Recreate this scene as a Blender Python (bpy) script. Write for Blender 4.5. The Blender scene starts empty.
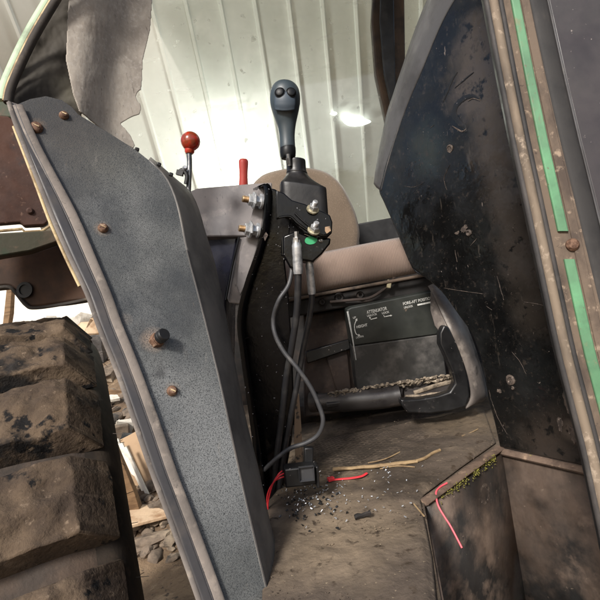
import bpy, bmesh, math, random
from mathutils import Vector, Matrix, noise
random.seed(7)
S = bpy.context.scene
COL = S.collection
R = math.radians

# ------------------------------------------------------------------ camera
F = 470.0
ROLL = R(9)
CR, SR = math.cos(ROLL), math.sin(ROLL)
RV = Vector((CR, 0, -SR)); UV = Vector((SR, 0, CR)); YV = Vector((0, 1, 0))
CAM = Vector((0, 0, 1.55))
FLOOR = CAM.z - 0.355
GROUND = CAM.z - 1.2

def ray(px, py):
    return YV + RV * ((px - 300) / F) + UV * ((300 - py) / F)
def P(px, py, d):
    return CAM + ray(px, py) * d
def Pz(px, py, z):
    r = ray(px, py)
    return CAM + r * ((z - CAM.z) / r.z)
class PL:
    """a plane in the place; at() meets it"""
    def __init__(s, a, b, c):
        s.p = a; n = (b - a).cross(c - a).normalized()
        if n.dot(CAM - a) < 0: n = -n
        s.n = n
    def at(s, px, py, off=0.0):
        r = ray(px, py)
        p0 = s.p + s.n * off
        return CAM + r * ((p0 - CAM).dot(s.n) / r.dot(s.n))

# ------------------------------------------------------------------ materials
def srgb(r, g, b):
    f = lambda c: (c / 255 / 12.92) if c / 255 <= 0.04045 else ((c / 255 + 0.055) / 1.055) ** 2.4
    return (f(r), f(g), f(b), 1)
def mat(name, base, layers=(), rough=0.6, metal=0.0, bumps=(), rvar=0.0, spec=0.5, coat=0.0, sheen=0.0):
    """layers: (colour, scale, lo, hi[, stretch, detail, kind])  bumps: (scale, strength, distance[, stretch, kind])"""
    m = bpy.data.materials.new(name); m.use_nodes = True
    nt = m.node_tree; N = nt.nodes; L = nt.links
    b = N['Principled BSDF']
    tc = N.new('ShaderNodeTexCoord')
    def tex(scale, stretch=(1, 1, 1), detail=5, kind='noise', rot=(0, 0, 0), seed=0):
        mp = N.new('ShaderNodeMapping'); mp.inputs['Scale'].default_value = stretch
        mp.inputs['Rotation'].default_value = rot
        mp.inputs['Location'].default_value = (seed * 3.7, seed * 1.3, seed * 2.1)
        L.new(tc.outputs['Object'], mp.inputs['Vector'])
        if kind == 'noise':
            t = N.new('ShaderNodeTexNoise'); t.inputs['Scale'].default_value = scale
            t.inputs['Detail'].default_value = detail; t.inputs['Roughness'].default_value = 0.62
            o = t.outputs['Fac']
        elif kind == 'voronoi':
            t = N.new('ShaderNodeTexVoronoi'); t.inputs['Scale'].default_value = scale; o = t.outputs['Distance']
        elif kind == 'wave':
            t = N.new('ShaderNodeTexWave'); t.inputs['Scale'].default_value = scale
            t.inputs['Distortion'].default_value = 0.4; t.inputs['Detail'].default_value = 1; o = t.outputs['Fac']
        L.new(mp.outputs[0], t.inputs['Vector'])
        return o
    cur = None
    for i, ly in enumerate(layers):
        if ly[1] == 'blob':      # a stain, dusty area or painted light with its own place: (colour, 'blob', centre, radius, softness, strength)
            pos = N.new('ShaderNodeNewGeometry').outputs['Position']
            vm = N.new('ShaderNodeVectorMath'); vm.operation = 'DISTANCE'; L.new(pos, vm.inputs[0]); vm.inputs[1].default_value = ly[2]
            ns = tex(14, detail=7, seed=i + 20)
            ma = N.new('ShaderNodeMath'); ma.operation = 'MULTIPLY_ADD'; L.new(ns, ma.inputs[0]); ma.inputs[1].default_value = ly[3] * 1.6
            L.new(vm.outputs['Value'], ma.inputs[2])
            mr = N.new('ShaderNodeMapRange'); mr.inputs['From Min'].default_value = ly[3] * 1.8 + ly[4] / 2; mr.inputs['From Max'].default_value = ly[3] * 1.8 - ly[4] / 2
            mr.inputs['To Max'].default_value = ly[5]
            L.new(ma.outputs[0], mr.inputs['Value'])
            mx = N.new('ShaderNodeMix'); mx.data_type = 'RGBA'; L.new(mr.outputs[0], mx.inputs['Factor'])
            if cur is None: mx.inputs['A'].default_value = base
            else: L.new(cur, mx.inputs['A'])
            mx.inputs['B'].default_value = ly[0]; cur = mx.outputs['Result']
            continue
        col, sc, lo, hi = ly[:4]
        o = tex(sc, ly[4] if len(ly) > 4 else (1, 1, 1), ly[5] if len(ly) > 5 else 6, ly[6] if len(ly) > 6 else 'noise',
                ly[7] if len(ly) > 7 else (0, 0, 0), i + 1)
        mr = N.new('ShaderNodeMapRange'); mr.inputs['From Min'].default_value = lo; mr.inputs['From Max'].default_value = hi
        L.new(o, mr.inputs['Value'])
        mx = N.new('ShaderNodeMix'); mx.data_type = 'RGBA'
        L.new(mr.outputs[0], mx.inputs['Factor'])
        if cur is None: mx.inputs['A'].default_value = base
        else: L.new(cur, mx.inputs['A'])
        mx.inputs['B'].default_value = col
        cur = mx.outputs['Result']
    if cur is None: b.inputs['Base Color'].default_value = base
    else: L.new(cur, b.inputs['Base Color'])
    b.inputs['Metallic'].default_value = metal
    b.inputs['Specular IOR Level'].default_value = spec
    b.inputs['Coat Weight'].default_value = coat
    b.inputs['Sheen Weight'].default_value = sheen
    if rvar:
        mr = N.new('ShaderNodeMapRange'); L.new(tex(18, detail=8, seed=9), mr.inputs['Value'])
        mr.inputs['From Min'].default_value = .35; mr.inputs['From Max'].default_value = .65
        mr.inputs['To Min'].default_value = max(.05, rough - rvar); mr.inputs['To Max'].default_value = min(1, rough + rvar)
        L.new(mr.outputs[0], b.inputs['Roughness'])
    else: b.inputs['Roughness'].default_value = rough
    prev = None
    for i, bp in enumerate(bumps):
        bn = N.new('ShaderNodeBump'); bn.inputs['Strength'].default_value = bp[1]; bn.inputs['Distance'].default_value = bp[2]
        L.new(tex(bp[0], bp[3] if len(bp) > 3 else (1, 1, 1), 5, bp[4] if len(bp) > 4 else 'noise', seed=i + 4), bn.inputs['Height'])
        if prev: L.new(prev, bn.inputs['Normal'])
        prev = bn.outputs[0]
    if prev: L.new(prev, b.inputs['Normal'])
    return m

M = {}
M['grain'] = mat('grain', srgb(90, 92, 91), [
    (srgb(66, 68, 69), 6, .42, .60), (srgb(118, 119, 118), 7, .52, .74), (srgb(100, 94, 87), 5, .60, .80), (srgb(124, 126, 126), 'blob', P(215, 450, .61), .09, .12, .9),  # the blob here is a highlight painted on the lower panel
    (srgb(58, 60, 60), 'blob', P(100, 270, .66), .035, .05, .5), (srgb(104, 104, 98), 'blob', P(110, 160, .70), .045, .06, .6), (srgb(60, 62, 63), 'blob', P(178, 205, .74), .04, .05, .6),
    (srgb(130, 127, 121), 20, .62, .74, (3, 1, .5), 6, 'noise', (.2, .5, .4)), (srgb(62, 62, 62), 13, .62, .72, (1, 1, .6), 7), (srgb(112, 100, 88), 30, .66, .76, (1.5, 1, .4), 6),
    (srgb(66, 60, 54), 'blob', P(60, 120, .68), .07, .12, .8), (srgb(56, 54, 52), 'blob', P(36, 112, .68), .03, .04, .8), (srgb(58, 61, 64), 'blob', P(182, 362, .66), .016, .03, .6),
    (srgb(150, 134, 118), 'blob', P(103, 228, .66), .0065, .012, .75), (srgb(150, 134, 118), 'blob', P(172, 391, .63), .0075, .012, .75),
    (srgb(158, 140, 124), 'blob', P(154, 341, .64), .0115, .016, .85), (srgb(120, 100, 80), 'blob', P(38, 129, .68), .011, .014, .9), (srgb(100, 74, 58), 'blob', P(64, 116, .68), .008, .012, .9),
    (srgb(140, 126, 112), 'blob', P(124, 322, .64), .008, .014, .8), (srgb(146, 122, 104), 'blob', P(166, 438, .61), .009, .010, .7),
    (srgb(50, 52, 53), 760, .46, .66, (1, 1, 1), 3), (srgb(40, 42, 43), 420, .58, .72, (1, 1, 1), 3)],
    rough=.52, bumps=[(520, .5, .0009), (14, .25, .003)], rvar=.12)
M['flange'] = mat('flange', srgb(104, 101, 97), [(srgb(76, 74, 72), 12, .4, .65), (srgb(120, 114, 106), 16, .6, .8, (1, 1, .3))],
    rough=.6, bumps=[(300, .2, .0006)], rvar=.15)
M['rail'] = mat('rail', srgb(112, 105, 99), [(srgb(86, 80, 76), 14, .45, .65), (srgb(138, 128, 117), 60, .58, .72), (srgb(70, 66, 64), 9, .6, .75)],
    rough=.75, bumps=[(120, .35, .0012)], rvar=.1)
M['rail_light'] = mat('rail_light', srgb(128, 119, 111), [(srgb(104, 97, 91), 14, .45, .65), (srgb(150, 139, 128), 50, .56, .72), (srgb(88, 83, 80), 9, .62, .76), (srgb(92, 86, 80), 160, .62, .7)], rough=.75, bumps=[(120, .35, .0012)])
M['channel'] = mat('channel', srgb(62, 60, 61), [(srgb(86, 79, 74), 10, .52, .72), (srgb(46, 46, 48), 20, .5, .7, (1, 1, .25))], rough=.5, bumps=[(60, .2, .001)], rvar=.15)
M['dark_rail'] = mat('dark_rail', srgb(52, 46, 40), [(srgb(98, 86, 72), 18, .5, .7), (srgb(24, 22, 20), 9, .5, .68)], rough=.8, bumps=[(60, .4, .002)])
M['rust_bolt'] = mat('rust_bolt', srgb(120, 92, 74), [(srgb(80, 56, 42), 160, .45, .6), (srgb(176, 152, 130), 120, .58, .7)], rough=.7, metal=.3, bumps=[(300, .5, .001)])
M['rust_stain'] = mat('rust_stain', srgb(150, 130, 112), [(srgb(110, 92, 78), 90, .45, .6), (srgb(96, 98, 100), 60, .56, .66)], rough=.9)
M['black_rubber'] = mat('black_rubber', srgb(26, 26, 27), [(srgb(48, 47, 46), 30, .5, .75)], rough=.5, rvar=.15)
M['liner'] = mat('liner', srgb(160, 152, 141), [(srgb(134, 126, 117), 14, .42, .66), (srgb(166, 159, 150), 160, .5, .7), (srgb(116, 105, 93), 6, .60, .80), (srgb(120, 112, 103), 240, .6, .7, (1, 1, .3))],
    rough=.95, bumps=[(500, .3, .0006), (14, .2, .003)], sheen=.2)
M['liner2'] = mat('liner2', srgb(66, 61, 53), [(srgb(44, 39, 33), 9, .42, .6), (srgb(98, 92, 80), 12, .58, .74), (srgb(120, 116, 102), 'blob', P(72, 88, .74), .02, .03, .7)], rough=.8, bumps=[(60, .3, .0015)])
M['ball_red'] = mat('ball_red', srgb(176, 46, 26), [(srgb(122, 52, 28), 30, .45, .6), (srgb(96, 80, 36), 22, .6, .75)], rough=.22, coat=.4)
M['handle_red'] = mat('handle_red', srgb(206, 84, 72), [(srgb(190, 64, 52), 40, .4, .7)], rough=.45)
M['steel'] = mat('steel', srgb(150, 150, 150), [(srgb(95, 95, 95), 40, .45, .65)], rough=.35, metal=.9, rvar=.1)
M['zinc'] = mat('zinc', srgb(190, 191, 192), [(srgb(146, 148, 150), 120, .45, .65)], rough=.36, metal=.6, rvar=.12)
M['brass'] = mat('brass', srgb(196, 168, 132), [(srgb(160, 128, 88), 120, .45, .65)], rough=.35, metal=.85)
M['washer'] = mat('washer', srgb(206, 196, 164), [(srgb(150, 140, 112), 160, .5, .65)], rough=.35, metal=.7)
M['gloss_black'] = mat('gloss_black', srgb(6, 6, 7), [(srgb(11, 11, 14), 9, .5, .7), (srgb(140, 140, 145), 170, .705, .74, (1, 1, 1), 2), (srgb(70, 62, 58), 60, .68, .74)],
    rough=.2, bumps=[(30, .25, .003)], rvar=.1, spec=.3)
M['navy'] = mat('navy', srgb(24, 25, 36), [(srgb(46, 48, 66), 10, .45, .7)], rough=.3, rvar=.1)
M['grey_plate'] = mat('grey_plate', srgb(120, 114, 112), [(srgb(96, 92, 92), 11, .42, .62), (srgb(142, 134, 130), 26, .55, .72), (srgb(80, 76, 76), 120, .63, .7, (1, 1, .3))],
    rough=.5, bumps=[(60, .12, .001)], rvar=.12)
M['grip'] = mat('grip', srgb(58, 67, 72), [(srgb(48, 57, 62), 30, .4, .65)], rough=.38, bumps=[(900, .08, .0003)], rvar=.06)
M['grip_pad'] = mat('grip_pad', srgb(66, 76, 86), [], rough=.45, bumps=[(700, .1, .0003)])
M['button'] = mat('button', srgb(17, 18, 20), [], rough=.45, spec=.3)
M['boot'] = mat('boot', srgb(22, 21, 21), [(srgb(46, 43, 41), 26, .52, .74), (srgb(15, 15, 15), 16, .5, .7)], rough=.42, bumps=[(60, .25, .0015)], rvar=.12)
M['hose'] = mat('hose', srgb(34, 34, 36), [(srgb(56, 55, 54), 40, .5, .7)], rough=.38, bumps=[(400, .1, .0004)])
M['wire'] = mat('wire', srgb(58, 58, 60), [(srgb(84, 82, 80), 60, .5, .7)], rough=.5)
M['green_dot'] = mat('green_dot', srgb(44, 150, 98), [], rough=.6)
M['red_wire'] = mat('red_wire', srgb(214, 54, 62), [], rough=.4)
M['pink_wire'] = mat('pink_wire', srgb(236, 92, 104), [], rough=.4)
M['seat_back'] = mat('seat_back', srgb(114, 100, 84), [(srgb(100, 87, 73), 8, .4, .65), (srgb(132, 114, 97), 300, .5, .65)], rough=.9, bumps=[(500, .25, .0008), (9, .15, .006)], sheen=.3)
M['seat_cord'] = mat('seat_cord', srgb(140, 122, 108), [(srgb(124, 105, 95), 78, .2, .6, (1, .1, .3), 1, 'wave'), (srgb(108, 92, 80), 10, .56, .8)],
    rough=.95, bumps=[(78, .5, .0014, (1, .1, .3), 'wave'), (300, .2, .0008)], sheen=.3)
M['seat_piping'] = mat('seat_piping', srgb(96, 82, 70), [(srgb(60, 52, 46), 40, .45, .65)], rough=.9)
M['mech'] = mat('mech', srgb(30, 26, 24), [(srgb(62, 50, 43), 18, .5, .7), (srgb(20, 18, 17), 12, .5, .68)], rough=.7, bumps=[(70, .4, .002)], rvar=.15)
M['mech_brown'] = mat('mech_brown', srgb(64, 52, 46), [(srgb(94, 78, 68), 20, .52, .72), (srgb(36, 29, 26), 12, .46, .64), (srgb(150, 86, 44), 26, .68, .76)], rough=.75, bumps=[(60, .35, .002)], rvar=.15)
M['decal'] = mat('decal', srgb(40, 43, 40), [(srgb(56, 58, 54), 14, .45, .7), (srgb(128, 108, 92), 26, .68, .78)], rough=.5, bumps=[(120, .15, .0008)], rvar=.12)
M['decal_dust'] = mat('decal_dust', srgb(58, 57, 55), [(srgb(96, 93, 90), 16, .48, .68), (srgb(34, 34, 34), 12, .52, .68), (srgb(120, 104, 90), 30, .66, .76)], rough=.65, bumps=[(90, .3, .0012)])
M['white_ink'] = mat('white_ink', srgb(205, 205, 200), [(srgb(150, 150, 146), 160, .5, .7)], rough=.6)
M['bar'] = mat('bar', srgb(54, 51, 50), [(srgb(110, 102, 97), 20, .5, .72, (.3, 1, 1)), (srgb(38, 36, 36), 14, .5, .68)], rough=.4, bumps=[(80, .25, .001)], rvar=.15)
M['crust'] = mat('crust', srgb(142, 129, 112), [(srgb(98, 88, 76), 60, .45, .6), (srgb(180, 168, 150), 80, .58, .7)], rough=.95, bumps=[(160, .8, .002)])
M['worn_grey'] = mat('worn_grey', srgb(112, 104, 98), [(srgb(82, 76, 72), 12, .42, .62), (srgb(142, 133, 124), 22, .56, .72), (srgb(36, 35, 34), 13, .55, .64), (srgb(150, 140, 130), 120, .66, .72)], rough=.5, bumps=[(80, .25, .001)], rvar=.15)
M['satin_black'] = mat('satin_black', srgb(22, 22, 23), [(srgb(60, 56, 54), 40, .6, .75), (srgb(130, 122, 118), 140, .7, .74, (1, 1, 1), 2)], rough=.4, bumps=[(60, .2, .001)], rvar=.14)
M['fender_black'] = mat('fender_black', srgb(13, 13, 13), [
    (srgb(24, 25, 25), 5, .46, .62), (srgb(30, 28, 26), 4.2, .58, .74, (1, 1, .6)),
    (srgb(66, 59, 53), 'blob', P(500, 70, .84), .098, .05, .9), (srgb(58, 52, 47), 'blob', P(506, 140, .83), .070, .04, .85), (srgb(52, 47, 43), 'blob', P(512, 200, .82), .062, .04, .85),
    (srgb(50, 45, 41), 'blob', P(520, 255, .82), .062, .04, .85), (srgb(50, 45, 40), 'blob', P(535, 310, .82), .05, .05, .7),
    (srgb(58, 50, 44), 'blob', P(545, 455, .82), .06, .06, .7), (srgb(100, 88, 78), 'blob', P(574, 430, .80), .014, .02, .8),
    (srgb(46, 52, 49), 'blob', P(428, 150, .99), .045, .05, .5), (srgb(92, 84, 77), 300, .66, .76, (1, 1, 1), 4), (srgb(70, 64, 58), 22, .62, .76, (4, 4, .6), 6, 'noise', (.3, .2, .1)),  # the blob here paints the greenish window reflection onto the sheet
    (srgb(46, 41, 37), 90, .58, .70, (1, 1, 1), 4), (srgb(14, 14, 14), 40, .58, .66, (1, 1, 1), 5), (srgb(12, 12, 12), 12, .60, .68, (1, 1, .5), 6),
    (srgb(106, 96, 90), 60, .72, .75, (1, 1, .3), 3), (srgb(128, 118, 110), 150, .75, .78, (1, 1, 1), 2)],
    rough=.26, bumps=[(5, .45, .012), (140, .18, .0007)], rvar=.18)
M['fender_edge'] = mat('fender_edge', srgb(74, 73, 74), [(srgb(56, 54, 54), 12, .45, .65), (srgb(96, 92, 88), 20, .58, .72)], rough=.55, rvar=.12, bumps=[(200, .15, .0006)])
M['chip'] = mat('chip', srgb(88, 77, 69), [(srgb(50, 42, 37), 120, .42, .58), (srgb(150, 136, 126), 200, .6, .7)], rough=.8, bumps=[(200, .4, .001)])
M['seal_tan'] = mat('seal_tan', srgb(122, 108, 92), [(srgb(86, 76, 66), 20, .45, .65, (1, 1, .3)), (srgb(166, 150, 132), 70, .56, .7)], rough=.8, bumps=[(120, .3, .001)])
M['gasket'] = mat('gasket', srgb(44, 42, 41), [(srgb(66, 61, 57), 24, .5, .7, (1, 1, .3)), (srgb(30, 29, 29), 12, .5, .68)], rough=.75, bumps=[(120, .3, .001)])
M['seal_grey'] = mat('seal_grey', srgb(54, 51, 50), [(srgb(82, 76, 71), 24, .52, .7, (1, 1, .3)), (srgb(34, 33, 33), 12, .5, .68)], rough=.72, bumps=[(150, .3, .0008)])
M['post_brown'] = mat('post_brown', srgb(102, 88, 75), [(srgb(72, 61, 53), 24, .45, .62, (1, 1, .5)), (srgb(146, 128, 110), 80, .58, .7), (srgb(60, 50, 44), 110, .64, .72)], rough=.85, bumps=[(120, .4, .0012)])
M['green_paint'] = mat('green_paint', srgb(92, 136, 101), [(srgb(78, 116, 86), 14, .42, .62), (srgb(114, 116, 88), 60, .58, .72), (srgb(100, 158, 114), 8, .55, .7), (srgb(106, 94, 76), 26, .60, .70, (1, 1, .4)), (srgb(98, 86, 70), 160, .66, .70)], rough=.5, rvar=.12, bumps=[(40, .25, .001)])
M['panel_purple'] = mat('panel_purple', srgb(54, 49, 50), [(srgb(42, 39, 40), 10, .45, .65), (srgb(120, 112, 108), 160, .7, .75, (1, 1, 1), 2)], rough=.42, rvar=.12, bumps=[(14, .1, .003)])
M['floor_mat'] = mat('floor_mat', srgb(86, 76, 67), [
    (srgb(64, 56, 48), 7, .44, .64), (srgb(114, 101, 87), 11, .52, .7), (srgb(124, 109, 90), 3.1, .58, .75), (srgb(138, 122, 102), 'blob', Pz(340, 540, FLOOR), .10, .1, .7), (srgb(108, 94, 76), 'blob', Pz(470, 425, FLOOR), .10, .1, .6), (srgb(64, 54, 44), 46, .58, .68), (srgb(156, 140, 116), 150, .64, .72)],
    rough=.95, bumps=[(34, .45, .006), (160, .5, .0022)], spec=.2)
M['rim_rust'] = mat('rim_rust', srgb(106, 88, 75), [(srgb(78, 63, 53), 30, .45, .62), (srgb(150, 126, 106), 50, .58, .7), (srgb(150, 150, 60), 40, .66, .72)], rough=.85, bumps=[(90, .4, .0015)])
M['well'] = mat('well', srgb(34, 31, 29), [(srgb(92, 78, 68), 6, .40, .55), (srgb(114, 98, 86), 14, .54, .70), (srgb(20, 19, 18), 7, .57, .68, (1, 1, .5)), (srgb(22, 20, 19), 'blob', P(480, 480, .85), .06, .06, .85), (srgb(98, 82, 70), 'blob', P(545, 500, .80), .07, .08, .6), (srgb(140, 124, 110), 90, .66, .74)],
    rough=.7, bumps=[(30, .35, .003), (140, .3, .001)], rvar=.2)
M['moss'] = mat('moss', srgb(128, 124, 52), [(srgb(88, 82, 46), 60, .45, .6)], rough=.95, bumps=[(200, .7, .002)])
M['straw'] = mat('straw', srgb(150, 127, 94), [(srgb(116, 95, 70), 50, .45, .65)], rough=.8)
M['foil'] = mat('foil', srgb(200, 204, 210), [], rough=.4, metal=.6)
M['tyre'] = mat('tyre', srgb(60, 51, 44), [(srgb(84, 69, 57), 9, .46, .64), (srgb(92, 76, 62), 26, .58, .72), (srgb(20, 19, 18), 7, .58, .72)], rough=.85, bumps=[(22, .5, .006), (120, .5, .002)])
M['tread_mud'] = mat('tread_mud', srgb(90, 76, 62), [(srgb(64, 54, 46), 10, .42, .6), (srgb(110, 94, 77), 7, .52, .66), (srgb(40, 37, 35), 6, .54, .60), (srgb(26, 25, 25), 20, .59, .64), (srgb(112, 97, 82), 90, .6, .7)], rough=.95, bumps=[(30, .7, .008), (140, .6, .0025)], spec=.2)
M['sidewall'] = mat('sidewall', srgb(58, 51, 45), [(srgb(92, 79, 66), 12, .44, .66, (1, 1, .35)), (srgb(92, 79, 65), 40, .56, .7), (srgb(22, 20, 19), 20, .58, .7)], rough=.7, bumps=[(40, .4, .003)])
M['red_rust'] = mat('red_rust', srgb(82, 54, 42), [(srgb(58, 36, 28), 8, .42, .62), (srgb(46, 45, 46), 6, .53, .60), (srgb(124, 80, 50), 11, .64, .76), (srgb(112, 86, 72), 90, .62, .72)], rough=.75, bumps=[(60, .4, .0015)], rvar=.15)
M['lip_pale'] = mat('lip_pale', srgb(190, 170, 130), [(srgb(130, 108, 78), 40, .45, .62)], rough=.7)
M['green_beam'] = mat('green_beam', srgb(62, 60, 46), [(srgb(88, 72, 58), 11, .42, .60), (srgb(46, 66, 48), 8, .58, .70), (srgb(104, 84, 68), 24, .6, .72)], rough=.75, bumps=[(60, .35, .002)])
M['dark_rust'] = mat('dark_rust', srgb(52, 36, 26), [(srgb(76, 52, 36), 10, .45, .65), (srgb(24, 18, 14), 6, .5, .66)], rough=.85, bumps=[(40, .4, .003)])
M['pale_green'] = mat('pale_green', srgb(170, 190, 160), [(srgb(120, 136, 110), 20, .5, .7)], rough=.6)
M['shed'] = mat('shed', srgb(216, 220, 214), [(srgb(202, 207, 200), 1.2, .42, .62, (1, 1, .2)), (srgb(222, 225, 219), 3, .55, .7)], rough=.6)
M['white_wall'] = mat('white_wall', srgb(232, 228, 218), [(srgb(206, 198, 184), 2, .5, .7)], rough=.9)
M['ground'] = mat('ground', srgb(118, 98, 76), [(srgb(78, 62, 48), 3, .42, .62), (srgb(156, 134, 108), 8, .55, .7), (srgb(60, 50, 42), 30, .6, .7)], rough=.95, bumps=[(9, .7, .05), (60, .6, .012)])
M['cardboard'] = mat('cardboard', srgb(164, 138, 110), [(srgb(140, 116, 90), 5, .45, .65)], rough=.9)
M['wood'] = mat('wood', srgb(128, 102, 74), [(srgb(92, 70, 48), 30, .45, .65, (.15, 1, 1))], rough=.85, bumps=[(50, .3, .002, (.15, 1, 1))])
M['white_bits'] = mat('white_bits', srgb(206, 200, 188), [(srgb(160, 150, 134), 12, .5, .7)], rough=.8)
M['stone'] = mat('stone', srgb(112, 98, 84), [(srgb(78, 68, 58), 12, .45, .62), (srgb(148, 132, 112), 3.5, .52, .60), (srgb(60, 56, 52), 4.5, .58, .64)], rough=.9, bumps=[(20, .6, .01)])
M['leather_tan'] = mat('leather_tan', srgb(196, 170, 140), [(srgb(150, 116, 84), 8, .5, .66)], rough=.85, bumps=[(20, .5, .01)])
M['frame_brown'] = mat('frame_brown', srgb(66, 52, 40), [(srgb(94, 74, 54), 14, .5, .7, (1, 1, .3)), (srgb(30, 25, 20), 10, .5, .68)], rough=.7)
M['tan_strip'] = mat('tan_strip', srgb(156, 130, 104), [(srgb(70, 64, 58), 60, .54, .62), (srgb(186, 162, 134), 30, .56, .7)], rough=.85)

# dusty glass: clear, with smeared dirt that scatters light
g = bpy.data.materials.new('dusty_glass'); g.use_nodes = True
nt = g.node_tree; N = nt.nodes; L = nt.links
N.remove(N['Principled BSDF'])
tr = N.new('ShaderNodeBsdfTransparent'); tr.inputs[0].default_value = (.965, .985, .965, 1)
df = N.new('ShaderNodeBsdfDiffuse'); df.inputs[0].default_value = srgb(226, 230, 222)
tl = N.new('ShaderNodeBsdfTranslucent'); tl.inputs[0].default_value = srgb(226, 230, 222)
gl = N.new('ShaderNodeBsdfGlossy'); gl.inputs[1].default_value = .05
ad = N.new('ShaderNodeMixShader'); ad.inputs[0].default_value = .5; L.new(df.outputs[0], ad.inputs[1]); L.new(tl.outputs[0], ad.inputs[2])
tc = N.new('ShaderNodeTexCoord')
def ntex(scale, stretch, rot, lo, hi, out, det=6):
    mp = N.new('ShaderNodeMapping'); mp.inputs['Scale'].default_value = stretch; mp.inputs['Rotation'].default_value = rot
    L.new(tc.outputs['Object'], mp.inputs[0])
    t = N.new('ShaderNodeTexNoise'); t.inputs['Scale'].default_value = scale; t.inputs['Detail'].default_value = det
    L.new(mp.outputs[0], t.inputs['Vector'])
    mr = N.new('ShaderNodeMapRange'); mr.inputs['From Min'].default_value = lo; mr.inputs['From Max'].default_value = hi; mr.inputs['To Max'].default_value = out
    L.new(t.outputs['Fac'], mr.inputs['Value']); return mr.outputs[0]
def mth(op, a, b):
    n = N.new('ShaderNodeMath'); n.operation = op
    for i, v in enumerate((a, b)):
        if isinstance(v, float): n.inputs[i].default_value = v
        else: L.new(v, n.inputs[i])
    return n.outputs[0]
fac = mth('MAXIMUM', ntex(5, (1, 1, 4), (0, -.7, 0), .56, .76, .30), ntex(34, (1, 1, 1), (0, 0, 0), .66, .72, .6, 3))
fac = mth('MAXIMUM', fac, ntex(3, (1, 1, 1), (0, 0, 0), .4, .75, .25))
fac = mth('ADD', fac, .06)
mx = N.new('ShaderNodeMixShader'); L.new(fac, mx.inputs[0]); L.new(tr.outputs[0], mx.inputs[1]); L.new(ad.outputs[0], mx.inputs[2])
m2 = N.new('ShaderNodeMixShader'); m2.inputs[0].default_value = .04; L.new(mx.outputs[0], m2.inputs[1]); L.new(gl.outputs[0], m2.inputs[2])
L.new(m2.outputs[0], N['Material Output'].inputs[0])
M['glass'] = g

# ------------------------------------------------------------------ object helpers
def tag(o, label, cat, group=None, kind=None):
    if label: o['label'] = label
    if cat: o['category'] = cat
    if group: o['group'] = group
    if kind: o['kind'] = kind
    return o
def thing(name, label, cat, loc, group=None):
    o = bpy.data.objects.new(name, None); COL.objects.link(o); o.location = loc
    o.empty_display_size = .05
    o['loc'] = tuple(loc)
    bpy.context.view_layer.update()
    del o['loc']
    return tag(o, label, cat, group)
def base_of(o):
    v = Vector((0, 0, 0))
    while o is not None:
        v += o.location; o = o.parent
    return v
def obj(name, bm, m, parent=None, bevel=0.0, seg=2, sharp=38, label=None, subsurf=0):
    me = bpy.data.meshes.new(name)
    bmesh.ops.recalc_face_normals(bm, faces=bm.faces[:])
    if parent is not None:
        bmesh.ops.translate(bm, verts=bm.verts[:], vec=-base_of(parent))
    for f in bm.faces: f.smooth = True
    bm.to_mesh(me); bm.free()
    me.set_sharp_from_angle(angle=R(sharp))
    me.materials.append(M[m] if isinstance(m, str) else m)
    o = bpy.data.objects.new(name, me); COL.objects.link(o)
    o.parent = parent
    if bevel:
        b = o.modifiers.new('bevel', 'BEVEL'); b.width = bevel; b.segments = seg; b.limit_method = 'ANGLE'; b.angle_limit = R(35)
        b.harden_normals = False
    if subsurf:
        s = o.modifiers.new('sub', 'SUBSURF'); s.levels = s.render_levels = subsurf
    if label: o['label'] = label
    return o
def alone(name, bm, m, label, cat, group=None, kind=None, **k):
    """a thing that is one mesh, origin at its own base"""
    lo = Vector((sum(v.co.x for v in bm.verts) / len(bm.verts), sum(v.co.y for v in bm.verts) / len(bm.verts), min(v.co.z for v in bm.verts)))
    bmesh.ops.translate(bm, verts=bm.verts[:], vec=-lo)
    o = obj(name, bm, m, None, **k); o.location = lo
    return tag(o, label, cat, group, kind)
def B(): return bmesh.new()
def slab(bm, pts, thick):
    """polygon of world points, given thickness (vector or away from the viewer along its normal)"""
    if not isinstance(thick, Vector):
        n = Vector((0, 0, 0))
        for i in range(len(pts)):
            a, b = pts[i], pts[(i + 1) % len(pts)]
            n += a.cross(b)
        n.normalize()
        if n.dot(CAM - pts[0]) < 0: n = -n
        thick = -n * thick
    f = [bm.verts.new(p) for p in pts]; k = [bm.verts.new(p + thick) for p in pts]
    bm.faces.new(f); bm.faces.new(k[::-1])
    for i in range(len(pts)):
        j = (i + 1) % len(pts)
        bm.faces.new((f[j], f[i], k[i], k[j]))
    return bm
def spline(pts, n=6, closed=False):
    out = []; L_ = len(pts)
    rng = range(L_) if closed else range(L_ - 1)
    for i in rng:
        g_ = (lambda q: pts[q % L_]) if closed else (lambda q: pts[max(0, min(L_ - 1, q))])
        a, b, c, d = g_(i - 1), g_(i), g_(i + 1), g_(i + 2)
        for k in range(n):
            t = k / n
            out.append(tuple(.5 * (2 * b[q] + (c[q] - a[q]) * t + (2 * a[q] - 5 * b[q] + 4 * c[q] - d[q]) * t * t + (3 * b[q] - a[q] - 3 * c[q] + d[q]) * t ** 3) for q in range(len(b))))
    if not closed: out.append(tuple(pts[-1]))
    return out
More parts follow.
